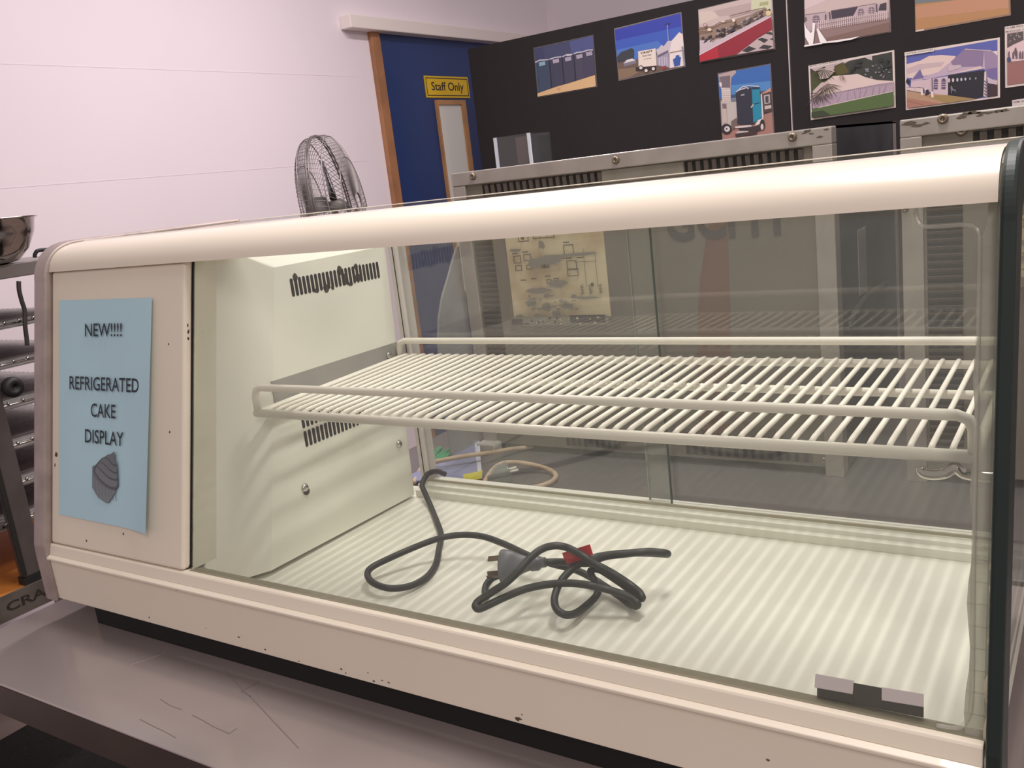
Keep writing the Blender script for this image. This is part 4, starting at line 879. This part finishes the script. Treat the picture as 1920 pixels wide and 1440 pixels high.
MB().lathe([(.03, -.085), (.045, -.078), (.05, -.05), (.045, -.02), (.02, -.01)], fc, ax, seg=20).build('motor', mat('fan_motor', S(96, 92, 90), .5), fan)
for kbl in range(3):
    b0 = 2*pi*kbl/3+pi/2+.25; mb = MB(); P_ = []
    for j in range(7):
        t = j/6; r = .03+.13*t; wdt = .22+.40*sin(pi*min(1, t*.9+.1))
        for s_ in (-1, 0, 1): P_.append(fpt(r, .012*s_-.0+.01, b0+s_*wdt*.55))
    fs_ = []
    for j in range(6):
        for s_ in (0, 1): a_ = j*3+s_; fs_.append((a_, a_+1, a_+4, a_+3))
    o = mb.add(P_, fs_, None, True).build('blade', mat('fan_blade', S(92, 92, 94), .35, .5), fan); md = o.modifiers.new('t', 'SOLIDIFY'); md.thickness = .003
MB().lathe([(.022, -.02), (.03, .0), (.03, .03), (.015, .045), (.001, .046)], fc, ax, seg=18).build('hub', MATS['fan_motor'], fan)
hz = fc-ax*.06
MB().tube([(hz.x, hz.y, FZ+.03), (hz.x, hz.y, hz.z-.04)], .014, seg=12).build('pole', WIRE, fan)
MB().lathe([(.22, 0), (.22, .012), (.06, .03), (.03, .05)], (hz.x, hz.y, FZ+.0002), (0, 0, 1), seg=28).build('base', MATS['fan_motor'], fan)

# ------------------------------------------------------------------ tray rack on orange trolley, bowl
RX = -.60
tz = -.148
tr = thing('flat_trolley', 'flat trolley with orange deck and stencilled steel edge under the tray rack', 'trolley', (-.95, .2, FZ))
MB().box((-1.35, -.25, tz-.012), (-.592, .72, tz)).build('deck', mat('orange_paint', S(206, 128, 52), .55, var=.2, scale=8), tr)
MB().box((-.592, -.25, tz-.052), (-.586, .72, tz)).build('edge_rail', mat('worn_steel_edge', S(122, 112, 106), .5, .4, var=.25, scale=20), tr)
for x, y in ((-1.3, -.2), (-1.3, .67), (-.63, -.2), (-.63, .67)):
    MB().box((x-.02, y-.02, FZ+.10), (x+.02, y+.02, tz-.012)).build('leg', ALU, tr)
    MB().lathe([(.045, -.014), (.05, -.008), (.05, .008), (.045, .014)], (x, y, FZ+.0545), (1, 0, 0), seg=18).build('wheel', BLACK, tr)
ca = atx(12, 1137, -.586); cb = atx(82, 1105, -.586)
text('stencil_lettering', 'CRAFT', mat('stencil_black', S(48, 42, 40), .6), (-.586, ca.y+(cb.y-ca.y)*.80, tz-.034), (0, 1, 0), (0, 0, 1), width=(cb.y-ca.y)*1.62, height=.019, parent=tr, bold=.02)
rk = thing('tray_rack', 'dark metal rack of ridged trays at the left edge, under the steel bowl', 'rack', (-.9, .25, tz))
POST = mat('rack_post', S(104, 96, 94), .45, .4, var=.15)
MESH = mat('dark_ridged_tray', S(176, 171, 171), .5, .1, var=.2, scale=30)
MB().box((-1.22, -.12, .462), (RX, .58, .490)).build('top_shelf', mat('rack_top', S(140, 132, 130), .35, .5), rk, bevel=.002)
for z in (.373, .295, .214, .132, .055, -.02):
    mb = MB(); zz_ = z-.006
    mb.box((-1.20, -.10, zz_-.003), (RX-.012, .56, zz_))
    n = 26
    for i in range(n):
        x = -1.19+i*(RX-.02+1.19)/n; mb.tube([(x, -.10, zz_+.001), (x, .56, zz_+.001)], .005, seg=6)
    tro = mb.build('tray', MESH, rk)
    MB().tube([(RX-.008, -.10, z), (RX-.008, .56, z)], .0028, seg=8).build('tray_edge_wire', CHROME, tro)
    st = MB()
    for i in range(22): y = -.09+i*.03; st.lathe([(.0035, 0), (.0035, .004), (.001, .006)], (RX-.008, y, z+.001), (0, 0, 1), seg=8)
    st.build('studs', CHROME, tro)
yA = atx(22, 900, -.585).y
for x, y in ((-.600, .262), (-.600, .575), (-1.21, .262), (-1.21, .575)):
    MB().box((x-.012, y-.022, tz+.016), (x+.008, y+.022, .462)).build('post', POST, rk, bevel=.002)
    MB().box((x-.014, y-.024, tz+.0002), (x+.010, y+.024, tz+.016)).build('post_foot', BLACK, rk)
MB().box((-.5915, .236, tz+.02), (-.589, .246, .30)).build('post_slot', DARK, rk)
kc = atx(22, 726, -.585)
MB().lathe([(.014, 0), (.020, .003), (.021, .012), (.018, .020), (.007, .022), (.006, .017), (.0005, .017)], (-.592, kc.y, kc.z), (1, 0, 0), seg=22).build('knob', BLACK, rk)
q = [atx(*p, -.60) for p in ((35, 527), (36, 545), (41, 565), (46, 582), (47, 610), (50, 635), (51, 648))]
MB().tube(smooth_path(q, 5), .0045, seg=8).build('hook_rod', mat('dark_rod', S(72, 66, 64), .5, .4), rk)
bo_c = (-.645, .345, .4905)
bw = thing('mixing_bowl', 'shiny stainless steel mixing bowl on the rack, at the left edge', 'bowl', bo_c)
prof = [(r_*.76, h_*.92) for r_, h_ in ((.050, 0), (.075, .004), (.105, .028), (.126, .062), (.134, .092), (.142, .094), (.142, .096), (.132, .096), (.123, .064), (.102, .031), (.072, .008), (.0005, .006))]
MB().lathe(prof, bo_c, (0, 0, 1), seg=40).build('bowl_body', mat('polished_steel', S(190, 184, 176), .12, 1.0), bw)
q = [atx(*p, -.60) for p in ((40, 497), (48, 490), (55, 484), (61, 483))]
lh = MB().tube(smooth_path([(-.613, .425, .4945), (-.612, .428, .503), (-.610, .440, .508), (-.606, .50, .502)], 5), .004, seg=8).build('black_handle', BLACK)
tag(lh, 'black bent handle lying beside the steel bowl on the rack', 'handle')
